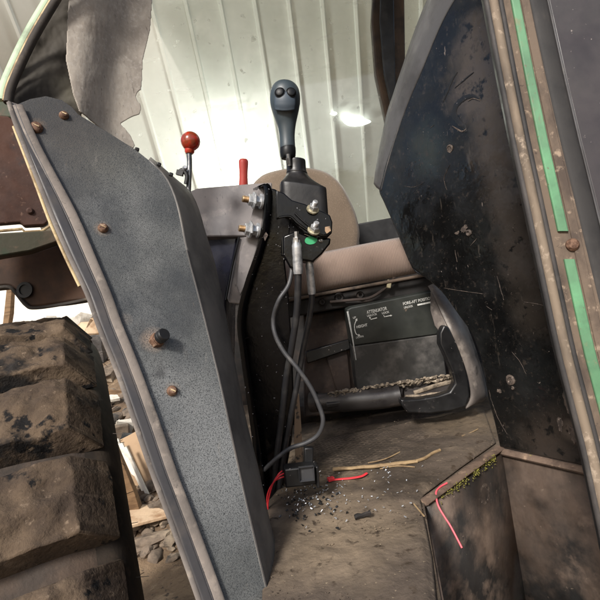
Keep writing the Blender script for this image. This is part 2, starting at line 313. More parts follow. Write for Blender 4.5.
def tube(bm, pts, r, seg=12, flat=None, cap=True):
    """sweep a circle (or an ellipse with a fixed flat axis) along points; r number or list"""
    pts = [Vector(p) for p in pts]; n = len(pts)
    rr = r if isinstance(r, list) else [r] * n
    up = None; rings = []
    for i in range(n):
        t = (pts[min(n - 1, i + 1)] - pts[max(0, i - 1)]).normalized()
        if up is None:
            up = t.cross(Vector((.31, .87, .37))).normalized() if flat is None else (flat - t * flat.dot(t)).normalized()
        up = (up - t * up.dot(t)).normalized(); sd = t.cross(up)
        q = rr[i]; a, b = q if isinstance(q, tuple) else (q, q)
        rings.append([bm.verts.new(pts[i] + up * (math.cos(2 * math.pi * k / seg) * a) + sd * (math.sin(2 * math.pi * k / seg) * b)) for k in range(seg)])
    for i in range(n - 1):
        for k in range(seg):
            bm.faces.new((rings[i][k], rings[i][(k + 1) % seg], rings[i + 1][(k + 1) % seg], rings[i + 1][k]))
    if cap: bm.faces.new(rings[0][::-1]); bm.faces.new(rings[-1])
    return bm
def lathe(bm, p, axis, prof, seg=20, ph=0):
    """prof: (radius, height along the axis)"""
    axis = axis.normalized(); u = axis.orthogonal().normalized(); w = axis.cross(u); rings = []
    for r_, h in prof:
        if r_ < 1e-6: rings.append([bm.verts.new(p + axis * h)])
        else: rings.append([bm.verts.new(p + axis * h + (u * math.cos(ph + 2 * math.pi * k / seg) + w * math.sin(ph + 2 * math.pi * k / seg)) * r_) for k in range(seg)])
    for a, b in zip(rings, rings[1:]):
        if len(a) == 1 and len(b) == 1: continue
        for k in range(seg):
            k2 = (k + 1) % seg
            if len(a) == 1: bm.faces.new((a[0], b[k2], b[k]))
            elif len(b) == 1: bm.faces.new((a[k], a[k2], b[0]))
            else: bm.faces.new((a[k], a[k2], b[k2], b[k]))
    if len(rings[0]) > 1: bm.faces.new(rings[0][::-1])
    if len(rings[-1]) > 1: bm.faces.new(rings[-1])
    return bm
def inside(x, y, poly):
    c = False; j = len(poly) - 1
    for i in range(len(poly)):
        xi, yi = poly[i]; xj, yj = poly[j]
        if (yi > y) != (yj > y) and x < (xj - xi) * (y - yi) / (yj - yi) + xi: c = not c
        j = i
    return c
def wavy(bm, f3, poly, step, disp, thick):
    """a fine sheet over an outline, moved by disp(), with real thickness"""
    xs = [p[0] for p in poly]; ys = [p[1] for p in poly]; cache = {}
    n0 = f3.n
    def v(i, j, s):
        if (i, j, s) not in cache:
            x, y = min(xs) + i * step, min(ys) + j * step
            cache[i, j, s] = bm.verts.new(f3.at(x, y) + n0 * (disp(x, y) - s * thick))
        return cache[i, j, s]
    nx, ny = int((max(xs) - min(xs)) / step) + 1, int((max(ys) - min(ys)) / step) + 1
    cell = {(i, j) for i in range(nx) for j in range(ny) if inside(min(xs) + (i + .5) * step, min(ys) + (j + .5) * step, poly)}
    for i, j in cell:
        bm.faces.new((v(i, j, 0), v(i + 1, j, 0), v(i + 1, j + 1, 0), v(i, j + 1, 0)))
        bm.faces.new((v(i, j, 1), v(i, j + 1, 1), v(i + 1, j + 1, 1), v(i + 1, j, 1)))
        for di, dj, a, b in ((-1, 0, (i, j), (i, j + 1)), (1, 0, (i + 1, j + 1), (i + 1, j)), (0, -1, (i + 1, j), (i, j)), (0, 1, (i, j + 1), (i + 1, j + 1))):
            if (i + di, j + dj) not in cell:
                bm.faces.new((v(*a, 0), v(*b, 0), v(*b, 1), v(*a, 1)))
    bm.verts.index_update()
    edge_v = {q for f in bm.faces for q in f.verts if abs(f.normal.dot(n0)) < .5} if not bm.normal_update() else set()
    for _ in range(5): bmesh.ops.smooth_vert(bm, verts=list(edge_v), factor=.5, use_axis_x=True, use_axis_y=True, use_axis_z=True)
    return bm
def loft(bm, rows, close=False):
    vs = [[bm.verts.new(p) for p in r] for r in rows]
    for a, b in zip(vs, vs[1:]):
        n = len(a)
        for k in range(n if close else n - 1):
            bm.faces.new((a[k], a[(k + 1) % n], b[(k + 1) % n], b[k]))
    if close: bm.faces.new(vs[0][::-1]); bm.faces.new(vs[-1])
    return bm
def thicken(o, t, off=-1):
    s = o.modifiers.new('solid', 'SOLIDIFY'); s.thickness = t; s.offset = off
    return o
def boxat(bm, c, sx, sy, sz, rot=(0, 0, 0), jit=0.0):
    m = Matrix.Translation(c) @ Matrix.Rotation(rot[2], 4, 'Z') @ Matrix.Rotation(rot[1], 4, 'Y') @ Matrix.Rotation(rot[0], 4, 'X')
    r_ = bmesh.ops.create_cube(bm, size=1, matrix=m @ Matrix.Diagonal((sx, sy, sz, 1)))
    if jit:
        for v in r_['verts']: v.co += Vector((random.uniform(-jit, jit) for _ in range(3)))
    return bm
def fbm(p, s): return noise.fractal(p * s, 1.0, 2.0, 5)
def roughen(bm, amt, scale):
    for v in bm.verts: v.co += Vector((fbm(v.co, scale), fbm(v.co + Vector((9, 1, 4)), scale), fbm(v.co + Vector((2, 7, 3)), scale))) * amt

# ------------------------------------------------------------------ surroundings
# ground with a heap of scrap rising behind the wheel
def gz(x, y):
    t = max(0.0, min(1.0, (y - 2.4) / 3.6))
    side = max(0.0, min(1.0, (1.2 - x) / 1.5))
    return GROUND + 1.42 * t * side + .05 * fbm(Vector((x, y, 0)), 1.3) * min(1, t * 6 + .2)
bm = B(); xs = [-60 + 2 * i for i in range(27)] + [-6 + .2 * i for i in range(1, 60)] + [6 + 2 * i for i in range(28)]
ys = [-40, -20, -10, -5, -2] + [.0 + .2 * i for i in range(40)] + [8 + 4 * i for i in range(15)]
g_ = [[bm.verts.new((x, y, gz(x, y))) for x in xs] for y in ys]
for j in range(len(ys) - 1):
    for i in range(len(xs) - 1): bm.faces.new((g_[j][i], g_[j][i + 1], g_[j + 1][i + 1], g_[j + 1][i]))
tag(obj('ground', bm, 'ground'), None, None, kind='structure')

# shed behind: ribbed metal sheet wall that leans over as a roof
sh = thing('metal_shed', 'pale ribbed metal shed wall and sloping roof seen through the cab window', 'shed', (0, 6.7, GROUND))
def ribbed(x0, x1, prof, pitch=.36):
    bm = B(); cross = []
    x = x0
    while x < x1:
        cross += [(x, 0), (x + pitch * .88, 0), (x + pitch * .90, -.028), (x + pitch * .97, -.028)]; x += pitch
    rows = []
    for (y, z) in prof:
        rows.append([Vector((cx, y + cy, z + cy * .4)) for cx, cy in cross])
    loft(bm, rows); return bm
thicken(obj('wall', ribbed(-1.75, 7, [(6.7, GROUND - .2), (6.7, 2.1)]), 'shed', sh, sharp=20), .006)
thicken(obj('roof', ribbed(-3.2, 7, [(6.72, 2.1), (4.5, 5.6), (2.9, 8.0)]), 'shed', sh, sharp=20), .006)
# bright torn opening in the roof sheet, daylight behind it
e_ = bpy.data.materials.new('daylight_gap'); e_.use_nodes = True
eb = e_.node_tree.nodes['Principled BSDF']; eb.inputs['Emission Color'].default_value = (1, 1, .97, 1); eb.inputs['Emission Strength'].default_value = 2.0; M['daylight_gap'] = e_
RF = PL(Vector((0, 6.68, 2.1)), Vector((1, 6.68, 2.1)), Vector((0, 4.46, 5.6)))
bm = B(); slab(bm, [RF.at(x, y, .03) for x, y in spline([(342, 116), (347, 115.5), (353, 119), (362, 118.5), (371, 121.5), (364, 125), (355, 126.5), (347, 125), (342, 120)], 4, True)], .01); obj('torn_gap', bm, 'daylight_gap', sh)
bm = B(); slab(bm, [RF.at(x, y, .03) for x, y in spline([(330, 114), (334, 112), (337, 113), (335, 115.5)], 3, True)], .01); obj('torn_gap', bm, 'daylight_gap', sh)
# invented lamp near the shed wall, added for the glare in the window
wl = thing('added_glare_lamp', 'lamp on a stand behind the valve box, added to make glare on the shed wall', 'lamp', Vector((P(250, 205, 5.3).x, P(250, 205, 5.3).y, gz(P(250, 205, 5.3).x, 5.3))))
c = P(250, 203, 5.3)
bm = B(); lathe(bm, c, Vector((0, 1, .15)), [(.03, -.12), (.07, -.10), (.13, 0), (.135, .02), (.12, .02), (.11, 0)], 24); obj('shade', bm, 'satin_black', wl)
bm = B(); lathe(bm, c, Vector((0, 1, .15)), [(.115, .008), (.10, .02), (0, .026)], 24); obj('lens', bm, 'daylight_gap', wl)
bm = B(); tube(bm, [c + Vector((0, -.05, -.02)), Vector((c.x, c.y - .05, gz(c.x, c.y)))], .018, 10); obj('stand', bm, 'satin_black', wl)
ld = bpy.data.lights.new('added_glare_light', 'POINT'); ld.energy = 42; ld.shadow_soft_size = .12; ld.color = (1, .98, .94)
lo_ = bpy.data.objects.new('added_glare_light', ld); COL.objects.link(lo_); lo_.parent = wl; lo_.location = c + Vector((-.10, .30, .12)) - wl.location
bm = B(); boxat(bm, Vector((-4.6, 7.6, GROUND + 2.2)), 6.0, .25, 4.4)
alone('white_wall', bm, 'white_wall', 'bright whitewashed wall in the background below the rusty fender', 'wall', bevel=.02)

# ------------------------------------------------------------------ cab floor, kick plate, step well
W0, W1, W2, W3, W4 = Pz(448, 640, FLOOR), Pz(424, 503, FLOOR), Pz(500, 449, FLOOR), Pz(600, 471, FLOOR), Pz(760, 506, FLOOR)
bm = B()
poly = [W0, W1, W2, W3, W4, Vector((1.3, .9, FLOOR)), Vector((1.3, 1.9, FLOOR)), Vector((-.38, 1.9, FLOOR)), Vector((-.27, 1.3, FLOOR)), Vector((-.10, .62, FLOOR)), Vector((-.04, .4, FLOOR)), Vector((-.01, .3, FLOOR))]
slab(bm, poly, Vector((0, 0, -.02)))
fl = thing('cab_floor', 'dusty brown cab floor with worn dotted rubber mat', 'floor', (0.1, 1.0, FLOOR - .02))
del fl['label']; del fl['category']; fl['kind'] = 'structure'
obj('floor_sheet', bm, 'floor_mat', fl)
# dotted rubber mat lying on the floor
matp = [(262, 640), (268, 500), (306, 446), (330, 436), (420, 418), (482, 412), (496, 444), (424, 496), (420, 503), (430, 640)]
mm = M['floor_mat'].copy(); mm.name = 'dotted_mat'
nt = mm.node_tree; N = nt.nodes; L = nt.links
bs = N['Principled BSDF']; src = bs.inputs['Base Color'].links[0].from_socket
tc = N.new('ShaderNodeTexCoord'); mp = N.new('ShaderNodeMapping'); mp.inputs['Scale'].default_value = (78, 112, 0); mp.inputs['Rotation'].default_value = (0, 0, .7)
L.new(tc.outputs['Object'], mp.inputs[0])
vo = N.new('ShaderNodeTexVoronoi'); vo.inputs['Scale'].default_value = 1; vo.inputs['Randomness'].default_value = .08; L.new(mp.outputs[0], vo.inputs['Vector'])
mr = N.new('ShaderNodeMapRange'); mr.inputs['From Min'].default_value = .40; mr.inputs['From Max'].default_value = .22; L.new(vo.outputs['Distance'], mr.inputs['Value'])
nz = N.new('ShaderNodeTexNoise'); nz.inputs['Scale'].default_value = 16; nz.inputs['Detail'].default_value = 7; L.new(tc.outputs['Object'], nz.inputs['Vector'])
ge = N.new('ShaderNodeNewGeometry'); dv = N.new('ShaderNodeVectorMath'); dv.operation = 'DISTANCE'; dv.inputs[1].default_value = Pz(350, 452, FLOOR); L.new(ge.outputs['Position'], dv.inputs[0])
wm = N.new('ShaderNodeMath'); wm.operation = 'MULTIPLY_ADD'; L.new(nz.outputs['Fac'], wm.inputs[0]); wm.inputs[1].default_value = .26; L.new(dv.outputs['Value'], wm.inputs[2])
m3 = N.new('ShaderNodeMapRange'); m3.inputs['From Min'].default_value = .31; m3.inputs['From Max'].default_value = .20; m3.inputs['To Min'].default_value = .10; L.new(wm.outputs[0], m3.inputs['Value'])
mu = N.new('ShaderNodeMath'); mu.operation = 'MULTIPLY'; L.new(mr.outputs[0], mu.inputs[0]); L.new(m3.outputs[0], mu.inputs[1])
mu2 = N.new('ShaderNodeMath'); mu2.operation = 'MULTIPLY'; mu2.inputs[1].default_value = .75; L.new(mu.outputs[0], mu2.inputs[0])
mix = N.new('ShaderNodeMix'); mix.data_type = 'RGBA'; mix.inputs['B'].default_value = srgb(50, 43, 37)
L.new(mu2.outputs[0], mix.inputs['Factor']); L.new(src, mix.inputs['A']); L.new(mix.outputs['Result'], bs.inputs['Base Color'])
bn = N.new('ShaderNodeBump'); bn.inputs['Strength'].default_value = .5; bn.inputs['Distance'].default_value = .002; bn.invert = True
L.new(mu.outputs[0], bn.inputs['Height']); L.new(bs.inputs['Normal'].links[0].from_socket, bn.inputs['Normal']); L.new(bn.outputs[0], bs.inputs['Normal'])
M['mat'] = mm
class Floor:
    n = Vector((0, 0, 1))
    def at(s, px, py, off=0): return Pz(px, py, FLOOR + .005 + off)
def worldsheet(poly, step, z, disp):
    bm = B(); xs = [p.x for p in poly]; ys = [p.y for p in poly]; pp = [(p.x, p.y) for p in poly]; c = {}
    def v(i, j):
        if (i, j) not in c:
            x, y = min(xs) + i * step, min(ys) + j * step; c[i, j] = bm.verts.new((x, y, z + disp(x, y)))
        return c[i, j]
    for i in range(int((max(xs) - min(xs)) / step) + 1):
        for j in range(int((max(ys) - min(ys)) / step) + 1):
            if inside(min(xs) + (i + .5) * step, min(ys) + (j + .5) * step, pp): bm.faces.new((v(i, j), v(i + 1, j), v(i + 1, j + 1), v(i, j + 1)))
    return bm
def resample3(pl, n):
    ds = [0]
    for a, b in zip(pl, pl[1:]): ds.append(ds[-1] + (b - a).length)
    out = []; k = 0
    for i in range(n):
        t = ds[-1] * i / (n - 1)
        while k < len(ds) - 2 and ds[k + 1] < t: k += 1
        out.append(pl[k].lerp(pl[k + 1], (t - ds[k]) / max(1e-9, ds[k + 1] - ds[k])))
    return out
ml = resample3([Pz(x, y, FLOOR) for x, y in ((306, 446), (284, 470), (266, 505), (262, 640))], 110)
mr_ = resample3([Pz(x, y, FLOOR) for x, y in ((484, 411), (496, 444.5), (460, 470), (424, 497), (420.5, 503), (432, 560), (440, 640))], 110)
rows = []
for a, b in zip(ml, mr_):
    row = []
    for k in range(91):
        p = a.lerp(b, k / 90); e = min(1, min(k, 90 - k) / 4)
        p.z = FLOOR + .003 + .005 * e + .005 * fbm(Vector((p.x, p.y, 0)), 9) * e + .002 * fbm(Vector((p.x, p.y, 3)), 40) * e
        row.append(p)
    rows.append(row)
mb = B(); loft(mb, rows)
thicken(alone('floor_mat', mb, 'mat', 'worn rubber floor mat with small dark dots under dry dirt', 'floor mat', sharp=80), .003, 0)

# step well
WD = Vector((0, 0, -.55))
sw = thing('step_well', 'scuffed black and rusty sheet metal step well with round hole below the floor edge', 'step well', (W1 + W2) / 2 + Vector((0, 0, -.55)))
bm = B(); dn = Vector((0, 0, -.006))
n12 = (W2 - W1).cross(Vector((0, 0, 1))).normalized()
if n12.dot(CAM - W1) < 0: n12 = -n12
n23 = (W3 - W2).cross(Vector((0, 0, 1))).normalized()
if n23.dot(CAM - W2) < 0: n23 = -n23
n01 = (W1 - W0).cross(Vector((0, 0, 1))).normalized()
if n01.x < 0: n01 = -n01
loft(bm, [[W1 + dn + n12 * .002, W2 + dn + n12 * .002 + n23 * .002], [W1 + WD + n12 * .002, W2 + WD + n12 * .002]])
thicken(obj('side_wall', bm, 'well', sw), .004)
bm = B(); loft(bm, [[W2 + dn + n23 * .003, W4 + dn + n23 * .003], [W2 + WD + n23 * .003, W4 + WD + n23 * .003]])
thicken(obj('side_wall', bm, 'well', sw), .004)
bm = B(); loft(bm, [[W0 + dn + n01 * .003, W1 + dn + n01 * .003], [W0 + WD + n01 * .003, W1 + WD + n01 * .003]])
thicken(obj('side_wall', bm, 'well', sw), .004)
bm = B(); slab(bm, [W0 + WD, W1 + WD, W2 + WD, W4 + WD, Vector((1.0, .25, FLOOR - .55))], Vector((0, 0, -.004)))
obj('tread', bm, 'well', sw)
bm = B(); tube(bm, [W1 + Vector((0, 0, .001)), (W1 + W2) / 2 + Vector((0, 0, .002)), W2 + Vector((0, 0, .002))], [(.010, .005)] * 3, 10, flat=Vector((0, 0, 1)).cross(W2 - W1))
obj('rim', bm, 'rim_rust', sw)
bm = B(); tube(bm, [W2 + Vector((0, 0, -.004)), W3 + Vector((0, 0, -.004)), W4 + Vector((0, 0, -.004))], [(.012, .007)] * 3, 10, flat=Vector((0, 0, 1)).cross(W3 - W2))
obj('rim', bm, 'rim_rust', sw)
PW = PL(W1 + n12 * .006, W2 + n12 * .006, W1 + WD + n12 * .006)
c = PW.at(485, 494)
bm = B(); lathe(bm, c - n12 * .004, n12, [(.0185, 0), (.0185, .004), (.013, .004), (.0115, -.001), (.0115, -.02)], 28)
obj('hole_ring', bm, 'chip', sw)
bm = B(); lathe(bm, c - n12 * .002, n12, [(.0122, 0), (.0122, .001)], 24)
obj('hole', bm, 'button', sw)
bm = B()
for k in range(900):
    t = random.random() ** .8
    if noise.noise(Vector((t * 9, 3, 1))) < random.uniform(-.4, .5): continue
    p = W1.lerp(W2, .12 + .75 * t) + n12 * random.uniform(.003, .010) + Vector((0, 0, min(.004, random.gauss(-.004, .005))))
    bmesh.ops.create_icosphere(bm, subdivisions=1, radius=random.uniform(.0006, .0016), matrix=Matrix.Translation(p))
roughen(bm, .001, 300)
alone('moss', bm, 'moss', 'yellow green moss growing along the rusty step well edge', 'moss', kind='stuff')

# pink wire hanging over the step well edge
def px_path(pl, n=6): return [P(*p) for p in spline(pl, n)]
bm = B(); tube(bm, px_path([(447, 483, .80), (440, 487, .79), (436, 493, .775), (438, 505, .76), (444, 516, .75), (451, 527, .74), (462, 548, .72)]), .0015, 8)
alone('loose_wire', bm, 'pink_wire', 'thin pinkish red wire hanging over the mossy step edge', 'wire')

# ------------------------------------------------------------------ cab back: kick plate, rear wall, window
def floorline(px, py, h): # a vertical plane through a floor line
    return None
kp = thing('kick_plate', 'grimy dark kick plate at the foot of the seat', 'plate', (.1, 1.36, FLOOR))
bm = B(); k0, k1 = P(286, 428, 1.36), P(540, 388, 1.36)
k0.z = k1.z = FLOOR
loft(bm, [[k0, k1], [k0 + Vector((0, .0, .05)), k1 + Vector((0, 0, .05))], [k0 + Vector((0, .03, .056)), k1 + Vector((0, .03, .056))], [k0 + Vector((0, .5, .056)), k1 + Vector((0, .5, .056))]])
thicken(obj('plate', bm, 'mech', kp), .004)

cw = thing('rear_bulkhead', 'dark lower rear wall of the cab behind the seat', 'wall', (.1, 1.75, FLOOR))
def bp(px, py): return P(px, py, 1.75)
bm = B(); slab(bm, [bp(196, 300), bp(640, 206), bp(640, 430), bp(205, 440)], .03)
obj('wall', bm, 'mech', cw, bevel=.004)
bm = B(); slab(bm, [P(196, 293, 1.72), P(640, 198, 1.72), P(640, 212, 1.72), P(196, 307, 1.72)], .02)
obj('sill', bm, 'black_rubber', cw, bevel=.004)

win = thing('rear_window', 'large dusty cab rear window with smeared pale glass', 'window', P(250, 240, 1.76))
bm = B(); slab(bm, [P(128, 314, 1.76), P(100, -200, 1.76), P(440, -200, 1.76), P(440, 245, 1.76)], .005)
obj('pane', bm, 'glass', win)
bm = B(); slab(bm, [P(384, -200, 1.74), P(372, 20, 1.74), (P(376, 72, 1.74)), P(386, 118, 1.74), P(402, 240, 1.74), P(424, 236, 1.74), P(406, 100, 1.74), P(402, -200, 1.74)], .05)
obj('frame', bm, 'frame_brown', win, bevel=.006)
bm = B(); slab(bm, [P(386, -200, 1.70), P(380, 20, 1.70), (P(384, 72, 1.70)), P(392, 108, 1.70), P(396, 100, 1.70), P(390, -200, 1.70)], .02)
obj('gasket', bm, 'black_rubber', win, bevel=.004)
bm = B(); slab(bm, [P(356, 224, 1.70), P(400, 216, 1.70), P(400, 240, 1.70), P(360, 246, 1.70)], .03)
obj('lower_frame', bm, 'black_rubber', win, bevel=.004)

rt = thing('unseen_cab_roof', 'unseen cab roof shell above the seat, added to shade the interior', 'roof', (.3, 1.25, CAM.z + 1.30))  # out of view, put in to darken the interior from above
bm = B(); slab(bm, [Vector((-.45, .62, CAM.z + 1.30)), Vector((1.15, .62, CAM.z + 1.30)), Vector((1.15, 1.55, CAM.z + 1.30)), Vector((-.45, 1.55, CAM.z + 1.30))], Vector((0, 0, .08))); obj('shell', bm, 'green_beam', rt, bevel=.02)
# ------------------------------------------------------------------ seat
SEAT = thing('driver_chair', 'beige cloth tractor seat with ribbed cushion on a grimy suspension base', 'seat', (.12, 1.45, FLOOR))
def rounded_block(outline, d, thick, infl):
    """soft block: outline at depth d, rounded on both faces"""
    bm = B(); o = spline(outline, 6, True); cx = sum(p[0] for p in o) / len(o); cy = sum(p[1] for p in o) / len(o)
    rows = []
    for s in range(0, 13):
        a = math.pi * s / 12; dep = d + thick / 2 - math.cos(a) * thick / 2; k = 1 - infl * (1 - math.sin(a) ** .5)
        rows.append([P(cx + (x - cx) * k * d / dep * 1.0, cy + (y - cy) * k * d / dep, dep) for x, y in o])
    loft(bm, rows, True); return bm
back = [(246, 196), (256, 178), (272, 170), (300, 166), (324, 170), (340, 181), (351, 199), (359, 220), (361, 240), (352, 262), (310, 272), (262, 276), (246, 240)]
obj('backrest', rounded_block(back, 1.44, .13, .16), 'seat_back', SEAT, sharp=80)
# cushion: front roll swept along its front edge
bm = B(); rows = []
for s in range(0, 25):
    t = s / 24; px = 268 + (452 - 268) * t
    e = min(1.0, math.sin(math.pi * min(1, max(0, t))) * 6) ** .5
    ytop = 259.5 - (px - 300) * .194 - 1.5 * math.sin(math.pi * t); ybot = 295 - (px - 300) * .19
    prof = []
    for q in range(15):
        a = -math.pi * .62 + q / 14 * math.pi * 1.2
        mid = (ytop + ybot) / 2; hh = (ybot - ytop) / 2 * (0.55 + .45 * e)
        dep = 1.24 - .035 * math.cos(a) * e + (.0 if q not in (0, 14) else .0)
        prof.append(P(px, mid - math.sin(a) * hh, dep))
    prof.append(prof[-1] + Vector((0, .15, .018))); prof.append(prof[-2] + Vector((0, .36, .0)))
    prof.insert(0, prof[0] + Vector((0, .36, .01)))
    rows.append(prof)
loft(bm, rows)
thicken(obj('cushion', bm, 'seat_cord', SEAT, sharp=80), .004, 0)
bm = B(); tube(bm, [P(268, 304, 1.225), P(310, 296, 1.222), P(360, 287, 1.222), P(412, 277.5, 1.222), P(450, 271, 1.225)], .0045, 10)
obj('piping', bm, 'seat_piping', SEAT)
# seat pan / slide rails
bm = B(); slab(bm, [P(276, 304, 1.25), P(452, 272, 1.25), P(456, 287, 1.25), P(278, 320, 1.25)], .30)
obj('seat_pan', bm, 'mech', SEAT, bevel=.005)
for cx, cy, r_ in ((339, 297.5, .013), (360, 295, .010), (322, 302, .009)):
    bm = B(); c = P(cx, cy, 1.246); lathe(bm, c, Vector((0, -1, 0)), [(r_, 0), (r_, .006), (r_ * .75, .009), (r_ * .45, .009), (r_ * .4, .002)], 20)
    obj('slide_knob', bm, 'mech', SEAT)
bm = B(); tube(bm, px_path([(330, 302, 1.24), (352, 300, 1.235), (372, 297, 1.235), (391, 283, 1.232), (394, 277, 1.225)]), .004, 8)
obj('slide_lever', bm, 'mech_brown', SEAT)
bm = B(); boxat(bm, P(389, 284, 1.225), .012, .008, .022, (0, .3, 0)); obj('latch', bm, 'washer', SEAT, bevel=.002)
# suspension housing: brown back part, black control plate in front
bm = B(); slab(bm, [P(304, 316, 1.30), P(452, 290, 1.30), P(462, 396, 1.30), P(304, 418, 1.30)], .25)
obj('suspension_box', bm, 'mech_brown', SEAT, bevel=.006)
bm = B(); slab(bm, [P(305, 352, 1.27), P(349, 339, 1.27), P(351, 349, 1.27), P(307, 364, 1.27)], .02)
obj('crossbar', bm, 'satin_black', SEAT, bevel=.003)
bm = B(); slab(bm, [P(326, 356, 1.285), P(347, 349, 1.285), P(352, 392, 1.285), P(338, 396, 1.285)], .01)
obj('link_plate', bm, 'mech_brown', SEAT, bevel=.003)
PC = PL(P(347, 311, 1.215), P(432, 292, 1.215), P(358, 388, 1.235))
bm = B(); slab(bm, [PC.at(*p) for p in ((346.5, 310), (351, 307.5), (433, 291), (436, 293), (441, 334), (352, 346))], .16)
CPL = obj('control_plate', bm, 'decal', SEAT, bevel=.003)
bm = B(); slab(bm, [PC.at(*p, .0) for p in ((352, 346.5), (441, 334.5), (447, 376), (357, 391))], .15)
obj('lower_plate', bm, 'decal_dust', SEAT, bevel=.003)
bm = B(); tube(bm, [PC.at(347.6, 311.5, .002), PC.at(352, 335, .002), PC.at(356, 360, .001)], [.0028, .002, .0012], 8)
obj('edge_trim', bm, 'white_ink', CPL)
tx = (PC.at(380, 320) - PC.at(370, 322.1)).normalized(); ty = PC.n.cross(tx).normalized()
if ty.z < 0: ty = -ty
TM = Matrix((tx, ty, PC.n)).transposed().to_4x4()
def text(body, px, py, h_px, spacing=1.0, wpx=None):
    cu = bpy.data.curves.new('t', 'FONT'); cu.body = body; cu.size = 1; cu.offset = .012; cu.space_character = spacing
    o = bpy.data.objects.new('t', cu); COL.objects.link(o); bpy.context.view_layer.update()
    me = bpy.data.meshes.new_from_object(o.evaluated_get(bpy.context.evaluated_depsgraph_get()))
    bpy.data.objects.remove(o)
    bm = B(); bm.from_mesh(me)
    x0 = min(v.co.x for v in bm.verts); x1 = max(v.co.x for v in bm.verts); y1 = max(v.co.y for v in bm.verts)
    o3 = PC.at(px, py, .0006); px_m = 1.22 / F
    sy = h_px * px_m / y1; sx = wpx * px_m / (x1 - x0) if wpx else sy
    for v in bm.verts: v.co = o3 + tx * ((v.co.x - x0) * sx) + ty * (v.co.y * sy)
    r_ = bmesh.ops.extrude_face_region(bm, geom=bm.faces[:])
    bmesh.ops.translate(bm, verts=[q for q in r_['geom'] if isinstance(q, bmesh.types.BMVert)], vec=PC.n * .0004)
    obj('lettering', bm, 'white_ink', CPL, sharp=20)
text('ATTENUATOR', 367.0, 314.0, 3.3, wpx=20.5)
text('UNLOCK', 367.3, 316.9, 2.0, wpx=10)
text('LOCK', 382.2, 314.2, 2.0, wpx=7.3)
text('FORE-AFT POSITION', 403.3, 305.2, 2.9, wpx=30)
text('UNLOCK', 404.2, 308.6, 2.0, wpx=9)
text('HEIGHT', 356.8, 328.3, 2.7, wpx=11)
text('UP', 353.2, 318.8, 1.9, wpx=3)
text('DOWN', 356.2, 338.6, 1.9, wpx=7.6)
def arrow(pts, w=.0011, heads=(True, True), hs=2.4):
    bm = B(); w3 = [PC.at(x, y, .0006) for x, y in pts]
    tube(bm, w3, [(w, .0004)] * len(w3), 8, flat=ty if abs((w3[-1] - w3[0]).normalized().dot(ty)) < .7 else tx)
    for end, e in ((0, 1), (-1, -2)):
        if not heads[0 if end == 0 else 1]: continue
        a, b = Vector(pts[end]), Vector(pts[e]); d_ = (a - b).normalized(); n_ = Vector((-d_.y, d_.x))
        slab(bm, [PC.at(*(a + d_ * hs), .0011), PC.at(*(a + n_ * hs * .55), .0011), PC.at(*(a - n_ * hs * .55), .0011)], .0006)
    obj('arrow', bm, 'white_ink', CPL)
arrow(spline([(356.2, 320.5), (354.6, 325), (354.8, 330), (356.3, 334), (358.3, 335)], 5))
arrow([(370.2, 315.9 + 2.2), (370.9, 319.4), (377, 317.8)], heads=(True, False), hs=1.8)
arrow([(383.7, 315.0), (384.3, 316.8), (390.5, 315.6)], heads=(False, True), hs=1.8)
bm = B(); slab(bm, [PC.at(*p, .0008) for p in ((417.3, 304.2), (432, 301.2), (432.2, 302.8), (417.5, 305.8))], .0006); obj('mark_line', bm, 'white_ink', CPL)
# ledge under the plate, with dirt crust
bm = B(); tube(bm, px_path([(313, 402, 1.20), (330, 402, 1.19), (356, 400, 1.18), (380, 398, 1.175), (400, 395, 1.17)]), [.021] * 3 + [.023] * 6 + [.027] * 6 + [.027] * 6 + [.026] * 4, 20)
bar = thing('cross_tube', 'grey black round tube lying across in front of the seat base', 'tube', P(356, 412, 1.18))
obj('tube_body', bm, 'bar', bar)
bm = B(); c = P(313, 402, 1.20); ax = (P(300, 403, 1.21) - c); lathe(bm, c, ax, [(.023, -.012), (.0255, -.012), (.0255, .006), (.017, .006), (.016, -.008)], 24)
obj('end_cap', bm, 'mech', bar)
bm = B(); slab(bm, [P(326, 396, 1.20), P(404, 385, 1.20), P(402, 393, 1.16), P(326, 404, 1.16)], .012)
lg = thing('dirt_ledge', 'dirt crusted ledge along the bottom of the black seat plate', 'ledge', P(365, 398, 1.18))
obj('ledge', bm, 'bar', lg, bevel=.003)
bm = B()
for k in range(420):
    t = random.random(); px = 327 + t * 126; py = 395.5 - (px - 327) * .155 + random.uniform(-2.5, 2.5)
    r_ = random.uniform(.0012, .0036) * (1.7 if k % 14 == 0 else 1)
    bmesh.ops.create_icosphere(bm, subdivisions=2, radius=r_, matrix=Matrix.Translation(P(px, py, 1.185 + random.uniform(-.02, .012))) @ Matrix.Diagonal((1.5, 1, .8, 1)))
roughen(bm, .0035, 130)
o = obj('crust', bm, 'crust', lg, sharp=80); o['kind'] = 'stuff'
bm = B(); slab(bm, [P(404, 386, 1.2), P(452, 374, 1.2), P(456, 388, 1.15), P(404, 400, 1.15)], .02)
obj('tray', bm, 'bar', lg, bevel=.003)
for a, b, r_ in (((414, 393, 1.16), (458, 380, 1.17), .006), ((410, 399, 1.15), (452, 392, 1.15), .005), ((430, 388, 1.17), (456, 377, 1.18), .004), ((405, 396, 1.155), (430, 398, 1.15), .004)):
    bm = B(); tube(bm, [P(*a), P((a[0] + b[0]) / 2, (a[1] + b[1]) / 2 - 1, (a[2] + b[2]) / 2), P(*b)], [r_ * .8, r_, r_ * .7], 8); roughen(bm, .002, 60)
    obj('dirt_clod', bm, 'crust', lg)

